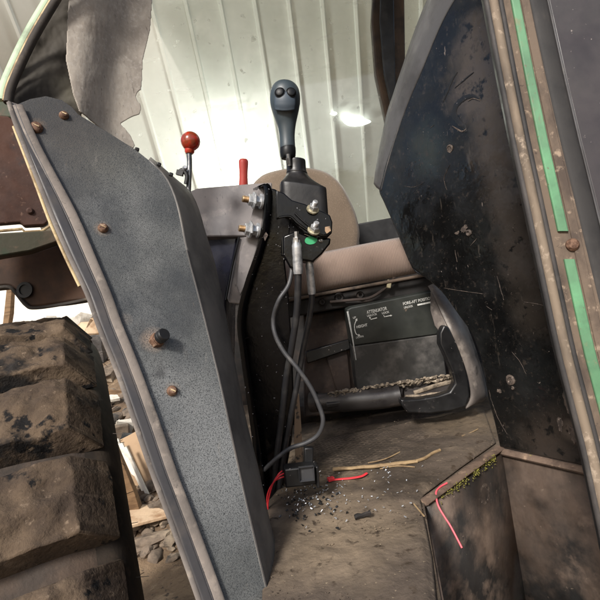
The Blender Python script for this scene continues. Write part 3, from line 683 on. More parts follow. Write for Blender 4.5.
# curved black bracket loop right of the plate
br = thing('seat_bracket', 'curved black loop bracket with worn grey outer side beside the seat plate', 'bracket', P(450, 412, 1.1))
out = [(444, 325), (449, 327), (456, 341), (463, 360), (468, 380), (470, 396), (466, 407), (452, 411), (430, 414), (408, 413), (401, 405), (401, 399)]
inn = [(404, 400), (420, 399), (438, 396), (450, 392), (455, 384), (452, 371), (446, 357), (440, 344), (440, 333)]
bm = B(); slab(bm, [P(x, y, 1.10) for x, y in out + inn], .03)
obj('loop', bm, 'satin_black', br, bevel=.004, seg=3)
# outer side: sheet following the loop, running back and to the right
edge = [(428, 286, 1.16), (434, 296, 1.14), (446, 322, 1.11), (452, 333, 1.10), (459, 349, 1.10), (466, 368, 1.10), (470, 384, 1.10), (471, 398, 1.10), (466, 409, 1.10)]
far = [(440, 286, 1.19), (452, 300, 1.18), (464, 318, 1.17), (470, 333, 1.16), (477, 352, 1.15), (482, 369, 1.15), (486, 384, 1.15), (488, 396, 1.15), (482, 402, 1.15)]
bm = B(); e2, f2 = spline(edge, 4), spline(far, 4)
loft(bm, [[P(*a).lerp(P(*b), t) + Vector((-.0, -.012, .006)) * math.sin(math.pi * t) for a, b in zip(e2, f2)] for t in (0, .25, .5, .75, 1)])
thicken(obj('side_sheet', bm, 'worn_grey', br), .004)
bm = B(); slab(bm, [P(430, 290, 1.15), P(440, 306, 1.13), (P(447, 326, 1.11)), P(441, 334, 1.12), P(434, 326, 1.14), P(430, 310, 1.16)], .01)
obj('gusset', bm, 'worn_grey', br, bevel=.003)

# ------------------------------------------------------------------ right inner fender (black sheet)
d23 = (W3 - W2); FP = PL(W2 + n23 * .004, W3 + n23 * .004, W2 + n23 * .004 + Vector((0, 0, .5)))
fen = thing('inner_fender', 'large scratched black sheet metal fender panel with dusty worn patches', 'fender', (W2 + W3) / 2)
fo = [(500, 447), (494, 420), (488, 398), (486, 382), (480, 355), (472, 334), (458, 314), (441, 291), (424, 277), (412, 268), (395, 228), (384, 203), (379, 191), (384, 168), (396, 130), (408, 100), (420, 72), (442, 20), (470, -30), (560, -190), (760, -190), (740, 300), (690, 490), (600, 470)]
bm = B(); wavy(bm, FP, fo, 3.0, lambda x, y: .006 * fbm(Vector((x, y, 0)), .012) + .010 * math.exp(-((x - 440) ** 2 / 900 + (y - 150) ** 2 / 2600)), .004)
bm.free()
bm = B(); slab(bm, [FP.at(*p) for p in fo], .006)
obj('panel', bm, 'fender_black', fen, bevel=.003, seg=3)
e1 = spline([(500, 447), (494, 420), (488, 398), (486, 382), (480, 355), (472, 334), (458, 314), (441, 291), (424, 277), (412, 268), (395, 228), (384, 203), (379, 191), (382, 182)], 4)
bm = B(); loft(bm, [[FP.at(x + .3, y, -.001) for x, y in e1], [FP.at(x + 1.5, y, -.008) for x, y in e1], [FP.at(x + 8, y, -.03) for x, y in e1]])
thicken(obj('edge_return', bm, 'satin_black', fen), .004)
# turned-back upper flange
e1 = spline([(381, 191), (387, 166), (398, 130), (409, 100), (421, 72), (443, 20), (472, -30), (562, -190)], 5)
e2 = spline([(374, 180), (377, 160), (386, 116), (393, 94), (401, 70), (420, 16), (445, -36), (532, -196)], 5)
def fpd(x, y): return FP.at(x, y)
bm = B(); rows = []
for t in (0, .06, .3, .65, 1):
    row = []
    for a, b in zip(e1, e2):
        pa = FP.at(*a, .001); dp = (pa - CAM).y + .11
        pb = P(b[0], b[1], dp); row.append(pa.lerp(pb, t) + FP.n * (.010 * math.sin(math.pi * min(1, t))))
    rows.append(row)
loft(bm, rows)
thicken(obj('flange', bm, 'fender_edge', fen), .004)
# worn bare patches, dents and bolts on the panel
for pts, m_ in (([(458, 108), (468, 99), (477, 103), (472, 108), (462, 112), (459, 122), (466, 128), (460, 132), (453, 126), (452, 115)], 'chip'),):
    pass
for cx, cy, r_ in ((450, 148.5, .0065), (469, 233, .006), (511, 380, .0085), (513, 388, .003)):
    c = FP.at(cx, cy); bm = B(); lathe(bm, c, FP.n, [(r_ * 1.2, 0), (r_ * 1.2, .0015), (r_ * .75, .003), (r_ * .6, .0015), (0, .0015)], 16); roughen(bm, .0015, 120)
    obj('rivet', bm, 'chip', fen)
def splat(cx, cy, rx, ry, rot, k, m_, root, plane, name='bare_patch', t=.0012, seed=0):
    rnd = random.Random(seed); pts = []
    for i in range(26):
        a = 2 * math.pi * i / 26; q = .62 + .5 * rnd.random(); x, y = math.cos(a) * rx * q, math.sin(a) * ry * q
        pts.append(plane.at(cx + x * math.cos(rot) - y * math.sin(rot), cy + x * math.sin(rot) + y * math.cos(rot), t))
    bm = B(); slab(bm, pts, t * .9); return obj(name, bm, m_, root, bevel=.0004, seg=1)
for i, (cx, cy, rx, ry, ro) in enumerate(((568, 404, 4, 13, -.3), (575, 435, 6, 13, -.4), (560, 424, 3, 9, -.1), (464, 229, 3, 5, .6), (457, 233, 3, 1.6, -.5), (499, 391, 3, 2, .5))):
    splat(cx, cy, rx, ry, ro, 0, 'chip', fen, FP, seed=i)
def scar(pts, r_, m_, name, off=.0004):
    bm = B(); sp_ = spline(pts, 6); n_ = len(sp_)
    tube(bm, [FP.at(x + .5 * noise.noise(Vector((x * .4, y * .4, 1))), y, off) for x, y in sp_], [(.0005, r_ * (.35 + .65 * math.sin(math.pi * (k + .5) / n_)) * (1 + .3 * noise.noise(Vector((k * .7, 5, 2))))) for k in range(n_)], 8, flat=FP.n)
    obj(name, bm, m_, fen)
scar([(479, 99), (472, 96), (463, 99), (456, 106), (454, 114), (458, 121), (464, 127), (466, 132)], .0060, 'satin_black', 'bare_patch')
scar([(480, 100.5), (473, 98.5), (468, 101)], .0010, 'chip', 'scratch', .0010)
scar([(452, 126), (457, 129), (462, 131.5), (466, 129)], .0016, 'chip', 'scratch', .0010)
scar([(457, 72), (451, 82), (447, 92), (443, 102)], .0030, 'satin_black', 'bare_patch')
scar([(474, 72), (464, 80), (455, 88)], .0018, 'satin_black', 'bare_patch')
for pts, r_ in (([(489, 390), (492, 402), (498, 418), (507, 434)], .0007), ([(497, 276), (500, 287), (504, 300)], .0014), ([(524, 302), (537, 304), (552, 308)], .0009), ([(444, 288), (462, 291), (484, 294)], .0009),
               ([(404, 186), (414, 187), (425, 182)], .0006), ([(470, 246), (474, 242), (477, 238)], .0012), ([(447, 190), (444, 178), (450, 165)], .0005), ([(512, 352), (520, 362), (526, 374)], .0006), ([(430, 128), (434, 125)], .0008), ([(486, 306), (492, 310)], .0010), ([(455, 250), (457, 262)], .0012)):
    scar(pts, r_ * .62, 'chip', 'scratch')

# ------------------------------------------------------------------ right door post
dpst = thing('door_post', 'right door post with tan rubber seal, bright green paint strip and black gasket', 'door post', P(590, 500, .58))
PP = PL(P(500, 75, .62), P(600, 525, .56), P(600, 75, .60))
Lx = [(-60, 474), (0, 485), (75, 499), (140, 512), (200, 525), (275, 541), (350, 557), (400, 570), (450, 583), (525, 599), (600, 614), (660, 626)]
def lx(y):
    for (y0, x0), (y1, x1) in zip(Lx, Lx[1:]):
        if y <= y1: return x0 + (x1 - x0) * (y - y0) / (y1 - y0)
    return Lx[-1][1]
YS = list(range(-260, 661, 20))
def strip(a, b, off, th, wob=0, y0=-260, y1=660):
    ys_ = [y for y in range(y0, y1 + 1, 20)]
    if ys_[-1] != y1: ys_.append(y1)
    wv = lambda y: wob * noise.noise(Vector((y * .02, a(0), 0)))
    pts = [PP.at(lx(y) + a(y) + wv(y), y, off) for y in ys_] + [PP.at(lx(y) + b(y) + wv(y), y, off) for y in reversed(ys_)]
    bm = B(); 
    n = len(ys_)
    Lf = pts[:n]; Rt = pts[n:][::-1]; th_ = -PP.n * th
    loft(bm, [Lf, Rt, [p + th_ for p in Rt], [p + th_ for p in Lf], Lf]); bmesh.ops.remove_doubles(bm, verts=bm.verts[:], dist=1e-6)
    return bm
cst = lambda v: (lambda y: v)
lin = lambda v0, v1: (lambda y: v0 + (v1 - v0) * (y - 75) / 275)
obj('post', strip(cst(14), lin(50, 58), 0, .05), 'post_brown', dpst, bevel=.002)
bm = B(); ys2 = YS; tube(bm, [PP.at(lx(y) + 1.5, y, .004) for y in ys2], .0042, 10); obj('seal_lip', bm, 'seal_grey', dpst)
bm = B(); tube(bm, [PP.at(lx(y) + 8, y, .006) for y in ys2], [(.0068, .006)] * len(ys2), 12, flat=PP.n); obj('seal_bulb', bm, 'seal_tan', dpst)
bm = B(); tube(bm, [PP.at(lx(y) + 15.2, y, .003) for y in ys2], .0036, 10); obj('seal_groove', bm, 'seal_grey', dpst)
obj('seal_base', strip(cst(-1), cst(18), .001, .012), 'black_rubber', dpst, bevel=.001)
obj('paint_strip', strip(lin(26.5, 27), lin(36, 38.5), .004, .006, y0=-260, y1=231), 'green_paint', dpst, bevel=.0015)
obj('paint_strip', strip(lin(26.5, 27), lin(36, 38.5), .004, .006, y0=259, y1=660), 'green_paint', dpst, bevel=.0015)
obj('retainer', strip(lin(37, 40), lin(46, 50), .002, .006), 'post_brown', dpst, bevel=.001)
bm = B(); c = PP.at(572, 245, .0); lathe(bm, c, PP.n, [(.008, 0), (.008, .003), (.0055, .006), (.002, .0065), (0, .006)], 20); obj('screw', bm, 'rust_bolt', dpst)
bm = B(); tube(bm, [PP.at(lx(y) + 46 + 8 * (y - 75) / 275 + 9, y, -.002) for y in ys2], [(.0115, .0035)] * len(ys2), 14, flat=(P(600, 300, .6) - P(500, 300, .6))); obj('gasket', bm, 'gasket', dpst)
obj('outer_panel', strip(lin(65, 74), lin(420, 420), -.004, .03), 'panel_purple', dpst, bevel=.003)
bm = B(); tube(bm, [PP.at(lx(y) + 65.5 + 9 * (y - 75) / 275, y, -.003) for y in ys2], .0016, 8); obj('panel_edge', bm, 'fender_edge', dpst)  # lighter tube paints the highlight along the panel edge

# ------------------------------------------------------------------ left textured console panel
CP = PL(P(197, 525, .58), P(252, 525, .61), P(45, 120, .68))
cons = thing('console_panel', 'large grey grained side panel with rusty fasteners and black capped bolt', 'panel', P(230, 640, .6))
crease = [(150, 160), (167, 178), (178, 206), (187, 250), (200, 300), (212, 347), (224, 398), (235, 450), (252, 525), (272, 610), (284, 660)]
outer = [(150, 158.5), (165, 170), (180, 182), (191, 192), (199, 209), (205, 230), (215, 263), (224, 305), (233, 352), (246, 418), (258, 466), (271, 525), (292, 610), (304, 660)]
leftb = [(220, 660), (190, 525), (165, 455), (153, 425), (122, 350), (108, 308), (90, 262), (71, 215), (50, 180), (31, 145), (19, 112), (18, 104)]
topb = [(30, 99), (46, 96), (62, 100), (72, 107), (78, 114), (106, 131), (136, 150), (150, 161)]
cr = spline(crease, 4)
face = leftb + topb + cr
face = [p for i, p in enumerate(face) if i == 0 or (Vector(p) - Vector(face[i - 1])).length > .5]
cr_s = cr
bm = B(); slab(bm, [CP.at(*p) for p in face], .005)
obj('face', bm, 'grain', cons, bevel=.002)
ou = spline(outer, 4)
def resample(pl, n):
    pl = [Vector(p) for p in pl]; ds = [0]
    for a, b in zip(pl, pl[1:]): ds.append(ds[-1] + (b - a).length)
    out = []; k = 0
    for i in range(n):
        t = ds[-1] * i / (n - 1)
        while k < len(ds) - 2 and ds[k + 1] < t: k += 1
        out.append(pl[k].lerp(pl[k + 1], (t - ds[k]) / max(1e-9, ds[k + 1] - ds[k])))
    return out
c_, o_ = resample(cr_s, 60), resample(ou, 60)
rows = []
for t in (0, .04, .12, .3, .6, .85, 1):
    row = []
    for a, b in zip(c_, o_):
        pa = CP.at(a.x, a.y, .0015); dep = (CP.at(b.x, b.y) - CAM).y + .075
        row.append(pa.lerp(P(b.x, b.y, dep), t) + CP.n * .006 * math.sin(math.pi * t))
    rows.append(row)
pb = rows[-1]; rows.append([p + Vector((-.02, .06, 0)) for p in pb])
bm = B(); loft(bm, rows)
thicken(obj('side_return', bm, 'flange', cons, sharp=60), .004)
bm = B(); tube(bm, [CP.at(x, y, .0015) for x, y in [p for p in cr_s if p[1] > 246]], .0011, 8); obj('fold_edge', bm, 'seal_grey', cons)
# fasteners
def screw(px, py, r_, kind):
    c = CP.at(px, py); n = CP.n
    bm = B(); lathe(bm, c, n, [(r_ * 1.15, 0), (r_ * 1.15, .002), (r_, .004), (r_ * .7, .006), (0, .0065)] if kind == 'dome' else [(r_, 0), (r_, .007), (r_ * .9, .008), (0, .008)], 6 if kind == 'hex' else 18)
    o = obj('bolt_head', bm, 'rust_bolt', cons)
    if kind == 'dome':
        bm = B(); boxat(bm, c + n * .0066, r_ * 1.2, .0012, .0012, (0, .6, 0)); obj('slot', bm, 'lip_pale', cons)
screw(103, 228.5, .0062, 'dome'); screw(172, 391, .0062, 'dome'); screw(36, 128, .008, 'dome'); screw(64, 116, .006, 'dome')
n = CP.n; c = CP.at(156, 341)
ax = (n + RV * .55 + UV * .35).normalized()
bm = B(); lathe(bm, c - ax * .002, ax, [(.0105, 0), (.0105, .009), (.0075, .009), (.0075, .013)], 6); obj('hex_nut', bm, 'rust_bolt', cons, bevel=.0008)
bm = B(); lathe(bm, c + ax * .010, ax, [(.0082, 0), (.0088, .001), (.0088, .006), (.0082, .0065), (.0088, .007), (.0088, .011), (.0078, .0125), (0, .0128)], 24); obj('rubber_cap', bm, 'black_rubber', cons)
# small clips on the upper edge
for px, py in ((136, 150.5), (158, 165.5), (170, 175.5)):
    bm = B(); boxat(bm, CP.at(px + 1, py - 1, -.003), .007, .006, .006, (.2, .4, .3)); obj('edge_clip', bm, 'black_rubber', cons, bevel=.0015)

# left door rail with channel
rail = thing('door_jamb', 'left door jamb rail with pale lips and a dark grey rubber channel', 'door jamb', P(190, 640, .57))
ro = [(8, 102), (14, 122), (27, 156), (40, 190), (52, 222), (68, 258), (86, 296), (98, 330), (116, 374), (132, 420), (150, 472), (170, 525), (200, 610), (216, 660)]
ri = [(20, 106), (38, 145), (58, 180), (79, 217), (98, 262), (112, 296), (121, 322), (135, 356), (150, 396), (163, 432), (178, 476), (198, 528), (228, 610), (246, 660)]
a_, b_ = resample(spline(ro, 4), 70), resample(spline(ri, 4), 70)
def lane(t0, t1, h0, h1, th, m_, nm, n=4):
    rows = []
    for q in range(n + 1):
        u = q / n; t = t0 + (t1 - t0) * u
        rows.append([CP.at(a.x + (b.x - a.x) * t, a.y + (b.y - a.y) * t, h0 + (h1 - h0) * u) for a, b in zip(a_, b_)])
    bm = B(); loft(bm, rows); return thicken(obj(nm, bm, m_, rail), th, 0)
def lane_tube(t, r_, h, m_, nm):
    bm = B(); tube(bm, [CP.at(a.x + (b.x - a.x) * t, a.y + (b.y - a.y) * t, h + .0008 * noise.noise(Vector((a.y * .05, t, 0)))) for a, b in zip(a_, b_)], r_, 12, flat=CP.n); return obj(nm, bm, m_, rail)
lane(0, .95, .0035, .0035, .005, 'rail', 'rail_base')
lane_tube(.09, (.0018, .0034), .006, 'rail', 'outer_lip')
lane(.17, .62, .0066, .0066, .0010, 'channel', 'rubber_channel')
lane_tube(.80, (.0018, .0068), .0065, 'rail_light', 'inner_lip')
lane_tube(.60, .0010, .007, 'channel', 'channel_edge')
bm = B(); tube(bm, [CP.at(a.x - 2, a.y, -.004) for a in a_[3:24]], .0022, 8); obj('paint_edge', bm, 'lip_pale', rail)
# upper bend of the door opening
ub = thing('door_header', 'dirty curved upper corner of the door frame with pale green edge', 'door frame', P(12, 100, .69))
h1 = spline([(8, 103, .68), (10, 92, .685), (16, 76, .69), (34, 38, .70), (60, -6, .71), (84, -44, .72), (140, -130, .74), (200, -220, .76)], 5)
bm = B(); tube(bm, [P(*p) for p in h1], .006, 10); obj('seal', bm, 'dark_rail', ub)
bm = B(); tube(bm, [P(p[0] - 3.8, p[1] - 2, p[2] + .005) for p in h1], .0028, 10); obj('trim', bm, 'lip_pale', ub)
bm = B(); tube(bm, [P(p[0] - 8, p[1] - 3, p[2] + .012) for p in h1], [(.006, .004)] * len(h1), 10, flat=Vector((1, 0, 0))); obj('green_edge', bm, 'pale_green', ub)

# torn headliner cloth hanging over the panel
LP_ = PL(P(60, 110, .71), P(140, 140, .80), P(100, 20, .76))
lin_o = [(84, -220), (68, 20), (66, 60), (72, 96), (78, 113), (96, 124), (118, 139), (133, 149), (134.5, 146), (131, 136), (126, 128), (122, 123), (125, 121), (132, 117), (139, 115), (140.5, 110), (140, 104), (137.5, 101), (136.2, 96), (138, 92), (141, 90), (142, 80), (143, 60), (150, 30), (170, -220)]
bm = B(); wavy(bm, LP_, lin_o, .6, lambda x, y: .006 * math.sin(x * .085 + y * .012) + .002 * fbm(Vector((x, y * .4, 0)), .03), .003)
alone('torn_headliner', bm, 'liner', 'torn pale grey felt headliner hanging above the grained panel', 'cloth', sharp=80)
lin2 = [(190, -210), (88, -50), (62, -4), (36, 40), (19, 74), (10, 96), (12, 112), (40, 120), (64, 118), (82, 118), (84, 100), (80, 78), (84, 30), (120, -50), (205, -210)]
LP2 = PL(P(40, 100, .72), P(76, 114, .745), P(50, 0, .77))
bm = B(); wavy(bm, LP2, lin2, 1.2, lambda x, y: .004 * fbm(Vector((x, y, 3)), .03) + .002 * math.sin((x + y) * .12), .003)
alone('crumpled_liner', bm, 'liner2', 'dark stained crumpled liner scrap left of the torn grey felt', 'cloth', sharp=80)

# ------------------------------------------------------------------ rusty fender plate and beam at far left
rf = thing('rusty_frame', 'rusty red plate on a worn green beam with dark hollow underside', 'frame', P(20, 300, 1.0))
RP = PL(P(0, 120, .95), P(45, 222, .98), P(-60, 230, .9))
bm = B(); slab(bm, [RP.at(*p) for p in ((-80, 112), (8, 116), (16, 122), (34, 175), (49, 215), (48, 222), (44, 225), (24, 226), (20, 222), (-80, 230))], .03)
obj('red_plate', bm, 'red_rust', rf, bevel=.003)
bm = B(); tube(bm, [RP.at(x, y, .002) for x, y in ((-80, 237), (0, 231), (22, 229), (25, 232), (42, 231), (50, 226), (50, 214))], .003, 8); obj('lip', bm, 'lip_pale', rf)
bm = B(); slab(bm, [RP.at(*p, .006) for p in ((-80, 246), (0, 233), (52, 230), (62, 240), (30, 251), (0, 256), (-80, 270))], .06)
obj('beam', bm, 'green_beam', rf, bevel=.003)
bm = B(); o = spline([(-80, 268), (0, 257), (40, 249), (70, 243), (84, 270), (92, 297), (70, 302), (36, 307), (26, 304), (16, 292), (8, 286), (-14, 288), (-80, 292)], 4, True)
slab(bm, [P(x, y, 1.06) for x, y in o], .12); obj('underside', bm, 'dark_rust', rf, bevel=.006)
bm = B(); tube(bm, [P(x, y, 1.055) for x, y in spline([(92, 298), (70, 303), (36, 308), (26, 305), (16, 293), (8, 287), (-14, 289), (-80, 293)], 5)], .004, 8); obj('lower_lip', bm, 'dark_rail', rf)
bm = B(); c = P(25, 290, 1.055); lathe(bm, c, Vector((0, -1, .1)), [(.018, 0), (.018, .003), (.012, .003), (.011, -.01)], 20); obj('hole', bm, 'button', rf)
bm = B(); c = RP.at(30, 211, .0); lathe(bm, c, RP.n, [(.007, 0), (.007, .002), (.004, .005), (0, .005)], 14); obj('rivet', bm, 'red_rust', rf)
bm = B(); slab(bm, [P(x, y, 1.0) for x, y in ((-80, 96), (8, 101), (14, 118), (-80, 112))], .05); obj('upper_rail', bm, 'green_beam', rf, bevel=.004)

# ------------------------------------------------------------------ tyre
TC = Vector((-.62, 1.13, CAM.z - .690)); YAW = R(24); TR = .70
AX = Vector((math.cos(YAW), math.sin(YAW), 0)); TF = Vector((-math.sin(YAW), math.cos(YAW), 0)); UP = Vector((0, 0, 1))
# shift so that the outer shoulder passes the point seen beside the jamb
sh_pt = P(112, 420, .66); sh_w = (sh_pt - TC).dot(AX)
ty = thing('tractor_wheel', 'large muddy tractor tyre with deep worn tread lugs at left edge', 'tyre', (TC.x, TC.y, GROUND))
def tp(w, r_, a): # across, radius, angle from the top toward the viewer
    return TC + AX * (sh_w + w) + UP * (math.cos(a) * r_) - TF * (math.sin(a) * r_)
bm = B(); prof = [(-.50, .34), (-.53, .45), (-.52, .60), (-.48, .675), (-.40, .692), (-.25, .70), (-.10, .695), (-.045, .68)]
NA = 120
rows = [[tp(w, r_ + .008 * fbm(tp(w, r_, 2 * math.pi * k / NA), 14), 2 * math.pi * k / NA) for k in range(NA)] for w, r_ in prof]
rows = []
fine = spline(prof, 4)
for w, r_ in fine: rows.append([tp(w, r_ + .006 * fbm(tp(w, r_, 2 * math.pi * k / NA), 14), 2 * math.pi * k / NA) for k in range(NA)])
def ringloft(bm, rows):
    vs = [[bm.verts.new(p) for p in r] for r in rows]
    for a, b in zip(vs, vs[1:]):
        for k in range(len(a)): bm.faces.new((a[k], a[(k + 1) % len(a)], b[(k + 1) % len(a)], b[k]))
ringloft(bm, rows); obj('carcass', bm, 'tyre', ty, sharp=80)
bm = B(); sp = spline([(-.046, .681), (-.02, .672), (-.004, .650), (.004, .61), (.006, .55), (.0, .47), (-.02, .40), (-.05, .34), (-.09, .33)], 5); rows = []
for w, r_ in sp: rows.append([tp(w + .004 * math.sin(k * 2 * math.pi / NA * 60) * max(0, r_ - .5) * 4, r_, 2 * math.pi * k / NA) for k in range(NA * 2)])
ringloft(bm, rows)
for k in range(24):
    a = R(random.uniform(10, 90)); r_ = random.uniform(.5, .68); p = tp(.002, r_, a); d_ = (AX + Vector((random.uniform(-.6, .6), random.uniform(-.6, .3), random.uniform(-.6, .6)))).normalized()
    tube(bm, [p - d_ * .003, p + d_ * .008, p + d_ * .015], .0005, 5)
obj('sidewall', bm, 'sidewall', ty, sharp=60)
bm = B(); lathe(bm, tp(-.25, 0, 0) - AX * .12, AX, [(.05, 0), (.345, 0), (.345, .02), (.30, .03), (.30, .2), (.345, .22), (.345, .24), (.05, .24)], 48); obj('rim', bm, 'red_rust', ty)
def lug(a0):
    bm = B(); nu, nv = 44, 20; L_, h, wd = .36, .050, .126
    def pt(u, v, top):
        w = (-.052 if top else -.012) - u * L_; a = a0 + u * .03 + (v - .5) * (wd / TR) * (1.0 if not top else .86)
        hh = (h if top else -.022)
        p = tp(w + (0 if not top else -.008 * (1 - 2 * u)), TR + hh - .012 * (1 - u) * top, a)
        if top: p += (p - TC).normalized() * (.012 * fbm(p, 7) * .7 + .006 * fbm(p, 28) + .003 * fbm(p, 70))
        else: p += AX * .004 * fbm(p, 20)
        return p
    T = [[bm.verts.new(pt(i / nu, j / nv, 1)) for j in range(nv + 1)] for i in range(nu + 1)]
    Bt = [[bm.verts.new(pt(i / nu, j / nv, 0)) for j in range(nv + 1)] for i in range(nu + 1)]
    for i in range(nu):
        for j in range(nv):
            bm.faces.new((T[i][j], T[i + 1][j], T[i + 1][j + 1], T[i][j + 1])); bm.faces.new((Bt[i][j], Bt[i][j + 1], Bt[i + 1][j + 1], Bt[i + 1][j]))
        bm.faces.new((T[i][0], Bt[i][0], Bt[i + 1][0], T[i + 1][0])); bm.faces.new((T[i][nv], T[i + 1][nv], Bt[i + 1][nv], Bt[i][nv]))
    for j in range(nv):
        bm.faces.new((T[0][j], T[0][j + 1], Bt[0][j + 1], Bt[0][j])); bm.faces.new((T[nu][j], Bt[nu][j], Bt[nu][j + 1], T[nu][j + 1]))
    return bm
for k in range(29):
    obj('tread_lug', lug(R(36.8 + 360 / 29 * k)), 'tread_mud', ty, bevel=.004, sharp=70)

# ------------------------------------------------------------------ scrap between the wheel and the jamb
def heap(px, py):
    lo, hi = 1.5, 6.6
    r_ = ray(px, py)
    d = lo
    while d < hi:
        p = CAM + r_ * d
        if p.z <= gz(p.x, p.y): return p
        d += .02
    return CAM + r_ * 5.8
def board(px, py, sx, sy, sz, rot, m_, name, label, cat, lift=.02, group=None, jit=.004, bev=.004):
    bm = B(); c = heap(px, py) + Vector((0, 0, lift)); boxat(bm, c, sx, sy, sz, rot)
    bmesh.ops.subdivide_edges(bm, edges=bm.edges[:], cuts=2, use_grid_fill=True); roughen(bm, jit, 6)
    return alone(name, bm, m_, label, cat, group, bevel=bev)
board(146, 478, .20, .03, .42, (-.5, -.3, .2), 'cardboard', 'cardboard_sheet', 'tan cardboard sheet leaning on the scrap heap beside the wooden slats', 'cardboard', .1)
for k, (px, py, lb) in enumerate(((128, 478, 'leftmost of the thin pale slats leaning beside the tyre'), (133, 483, 'second thin pale slat from the tyre'), (137.5, 488, 'third thin pale slat from the tyre'), (142, 493, 'thin pale slat nearest the cardboard sheet'))):
    board(px, py, .018, .02, .42, (-.4, -.42, .1), 'white_bits', 'thin_plank', lb, 'slat', .1, 'thin pale slats leaning on the scrap heap', .002, .002)
board(118, 442, .16, .10, .14, (.1, .1, .4), 'stone', 'concrete_block', 'grey concrete lump on the scrap heap beside the tyre', 'block', .05, jit=.03, bev=.01)
board(112, 424, .03, .03, .48, (.2, -1.05, .3), 'wood', 'wooden_stick', 'brown round stick lying across the scrap heap', 'stick', .06)
board(106, 398, .34, .03, .05, (.1, .35, .2), 'wood', 'wooden_lath', 'short brown lath lying above the round stick', 'lath', .06)
board(110, 407, .16, .08, .03, (.1, .2, .5), 'white_bits', 'plaster_piece', 'flat white plaster piece on the heap beside the brown lath', 'rubble', .06, jit=.03)
board(125, 435, .10, .08, .09, (.3, .2, .5), 'white_bits', 'plaster_lump', 'rounded white lump at the right end of the stick', 'rubble', .06, jit=.05)
board(131, 455, .12, .10, .10, (.3, .5, .1), 'black_rubber', 'rubber_scrap', 'black rubber scrap above the cardboard sheet', 'scrap', .06, jit=.05)
board(103, 382, .20, .12, .12, (.3, .4, .1), 'stone', 'stone_lump', 'grey brown stone high on the scrap heap near the tyre', 'stone', .06, jit=.08)
board(100, 362, .12, .10, .34, (.1, .1, .1), 'bar', 'metal_can', 'dark upright metal can on the heap behind the tyre', 'can', .1, jit=.02)
board(90, 338, .62, .25, .16, (.2, -.35, .3), 'leather_tan', 'canvas_sack', 'crumpled tan canvas sack on top of the scrap heap', 'sack', .08, jit=.16, bev=.03)
board(72, 326, .5, .25, .10, (.0, .12, .2), 'white_bits', 'paper_bag', 'crumpled whitish paper bag left of the tan sack', 'bag', .05, jit=.12, bev=.02)
board(12, 316, .07, .07, .9, (.0, .25, .0), 'wood', 'fence_stake', 'short pale wooden stake behind the tyre at the left edge', 'stake', .2, jit=.02)
board(122, 520, .14, .06, .8, (.2, -.12, .1), 'wood', 'wooden_plank', 'rough brown plank standing between the tyre and the slats', 'plank', .25, jit=.02)
board(150, 517, .40, .30, .02, (.0, .1, .5), 'leather_tan', 'plywood_piece', 'pale plywood piece on the ground below the cardboard', 'plywood', .03)
bm = B()
for k in range(800):
    px, py = random.uniform(78, 175), random.uniform(335, 560); p = heap(px, py)
    if p.y > 6.4: continue
    r_ = random.uniform(.008, .035) * (1.8 if k % 12 == 0 else 1)
    bmesh.ops.create_icosphere(bm, subdivisions=2, radius=r_, matrix=Matrix.Translation(p + Vector((0, 0, r_ * .4))) @ Matrix.Rotation(random.uniform(0, 3), 4, 'Z') @ Matrix.Diagonal((random.uniform(.8, 1.9), 1, random.uniform(.4, .9), 1)))
roughen(bm, .016, 16)
alone('rubble', bm, 'stone', 'small broken stones and chips covering the scrap heap', 'rubble', kind='stuff')

# ------------------------------------------------------------------ hydraulic valve box (grey top plate, navy body)
hv = thing('valve_box', 'grey plate topped box with shiny navy lower body behind the grained panel', 'box', P(230, 310, .98))
bm = B(); slab(bm, [P(x, y, d) for x, y, d in ((186, 193, .98), (197, 188, .98), (250, 183.5, .99), (272, 182, .99), (272, 236, .98), (206, 236.5, .96), (186, 238, .96))], .16)
obj('top_plate', bm, 'grey_plate', hv, bevel=.003)
bm = B(); slab(bm, [P(x, y, .985) for x, y in ((190, 235, ), (238, 235), (226, 300), (224, 420), (190, 420))], .15)
obj('body', bm, 'navy', hv, bevel=.004)
bm = B(); slab(bm, [P(x, y, .975) for x, y in ((238, 236), (262, 236), (252, 306), (229, 303), (227, 298))], .1)
obj('rear_plate', bm, 'grey_plate', hv, bevel=.003)
bm = B(); tube(bm, [P(x, y, .97) for x, y in ((239, 237), (232, 268), (226, 300))], .0022, 8); obj('seam', bm, 'button', hv)

# levers with red knobs
bl = thing('ball_lever', 'steel lever with round worn red ball knob rising beside the grained panel', 'lever', P(189, 200, .86))
bm = B(); tube(bm, px_path([(189, 149, .86), (189.5, 165, .86), (188.5, 190, .86), (187, 215, .86)], 4), .0046, 12); obj('shaft', bm, 'steel', bl)
bm = B(); r_ = 9.6 * .86 / F; bmesh.ops.create_uvsphere(bm, u_segments=32, v_segments=20, radius=r_, matrix=Matrix.Translation(P(190.5, 141.3, .86))); lathe(bm, P(189.6, 152, .86), -UV, [(r_ * .5, -.006), (r_ * .5, .0), (r_ * .4, .003)], 18)
obj('ball_knob', bm, 'ball_red', bl)
bm = B(); tube(bm, px_path([(178, 173, .85), (183, 170, .85), (187, 176, .85), (186, 184, .85)], 4), .004, 10); boxat(bm, P(180, 173, .85), .012, .008, .009, (0, .4, 0)); obj('clip', bm, 'black_rubber', bl)
bm = B(); lathe(bm, P(185, 169, .85), Vector((.3, -1, .2)), [(.004, 0), (.005, .004), (.003, .008), (0, .008)], 12); obj('pin', bm, 'zinc', bl)
rl = thing('red_lever', 'short lever with faded red plastic handle behind the grey plate', 'lever', P(243, 190, 1.1))
bm = B(); pts = [P(243.5, y, 1.1) for y in (200, 184, 178, 170, 164, 161, 159.5, 159)]
tube(bm, pts, [.0105, .0105, .0098, .0100, .0112, .0112, .009, .004], 16); obj('handle', bm, 'handle_red', rl, sharp=60)
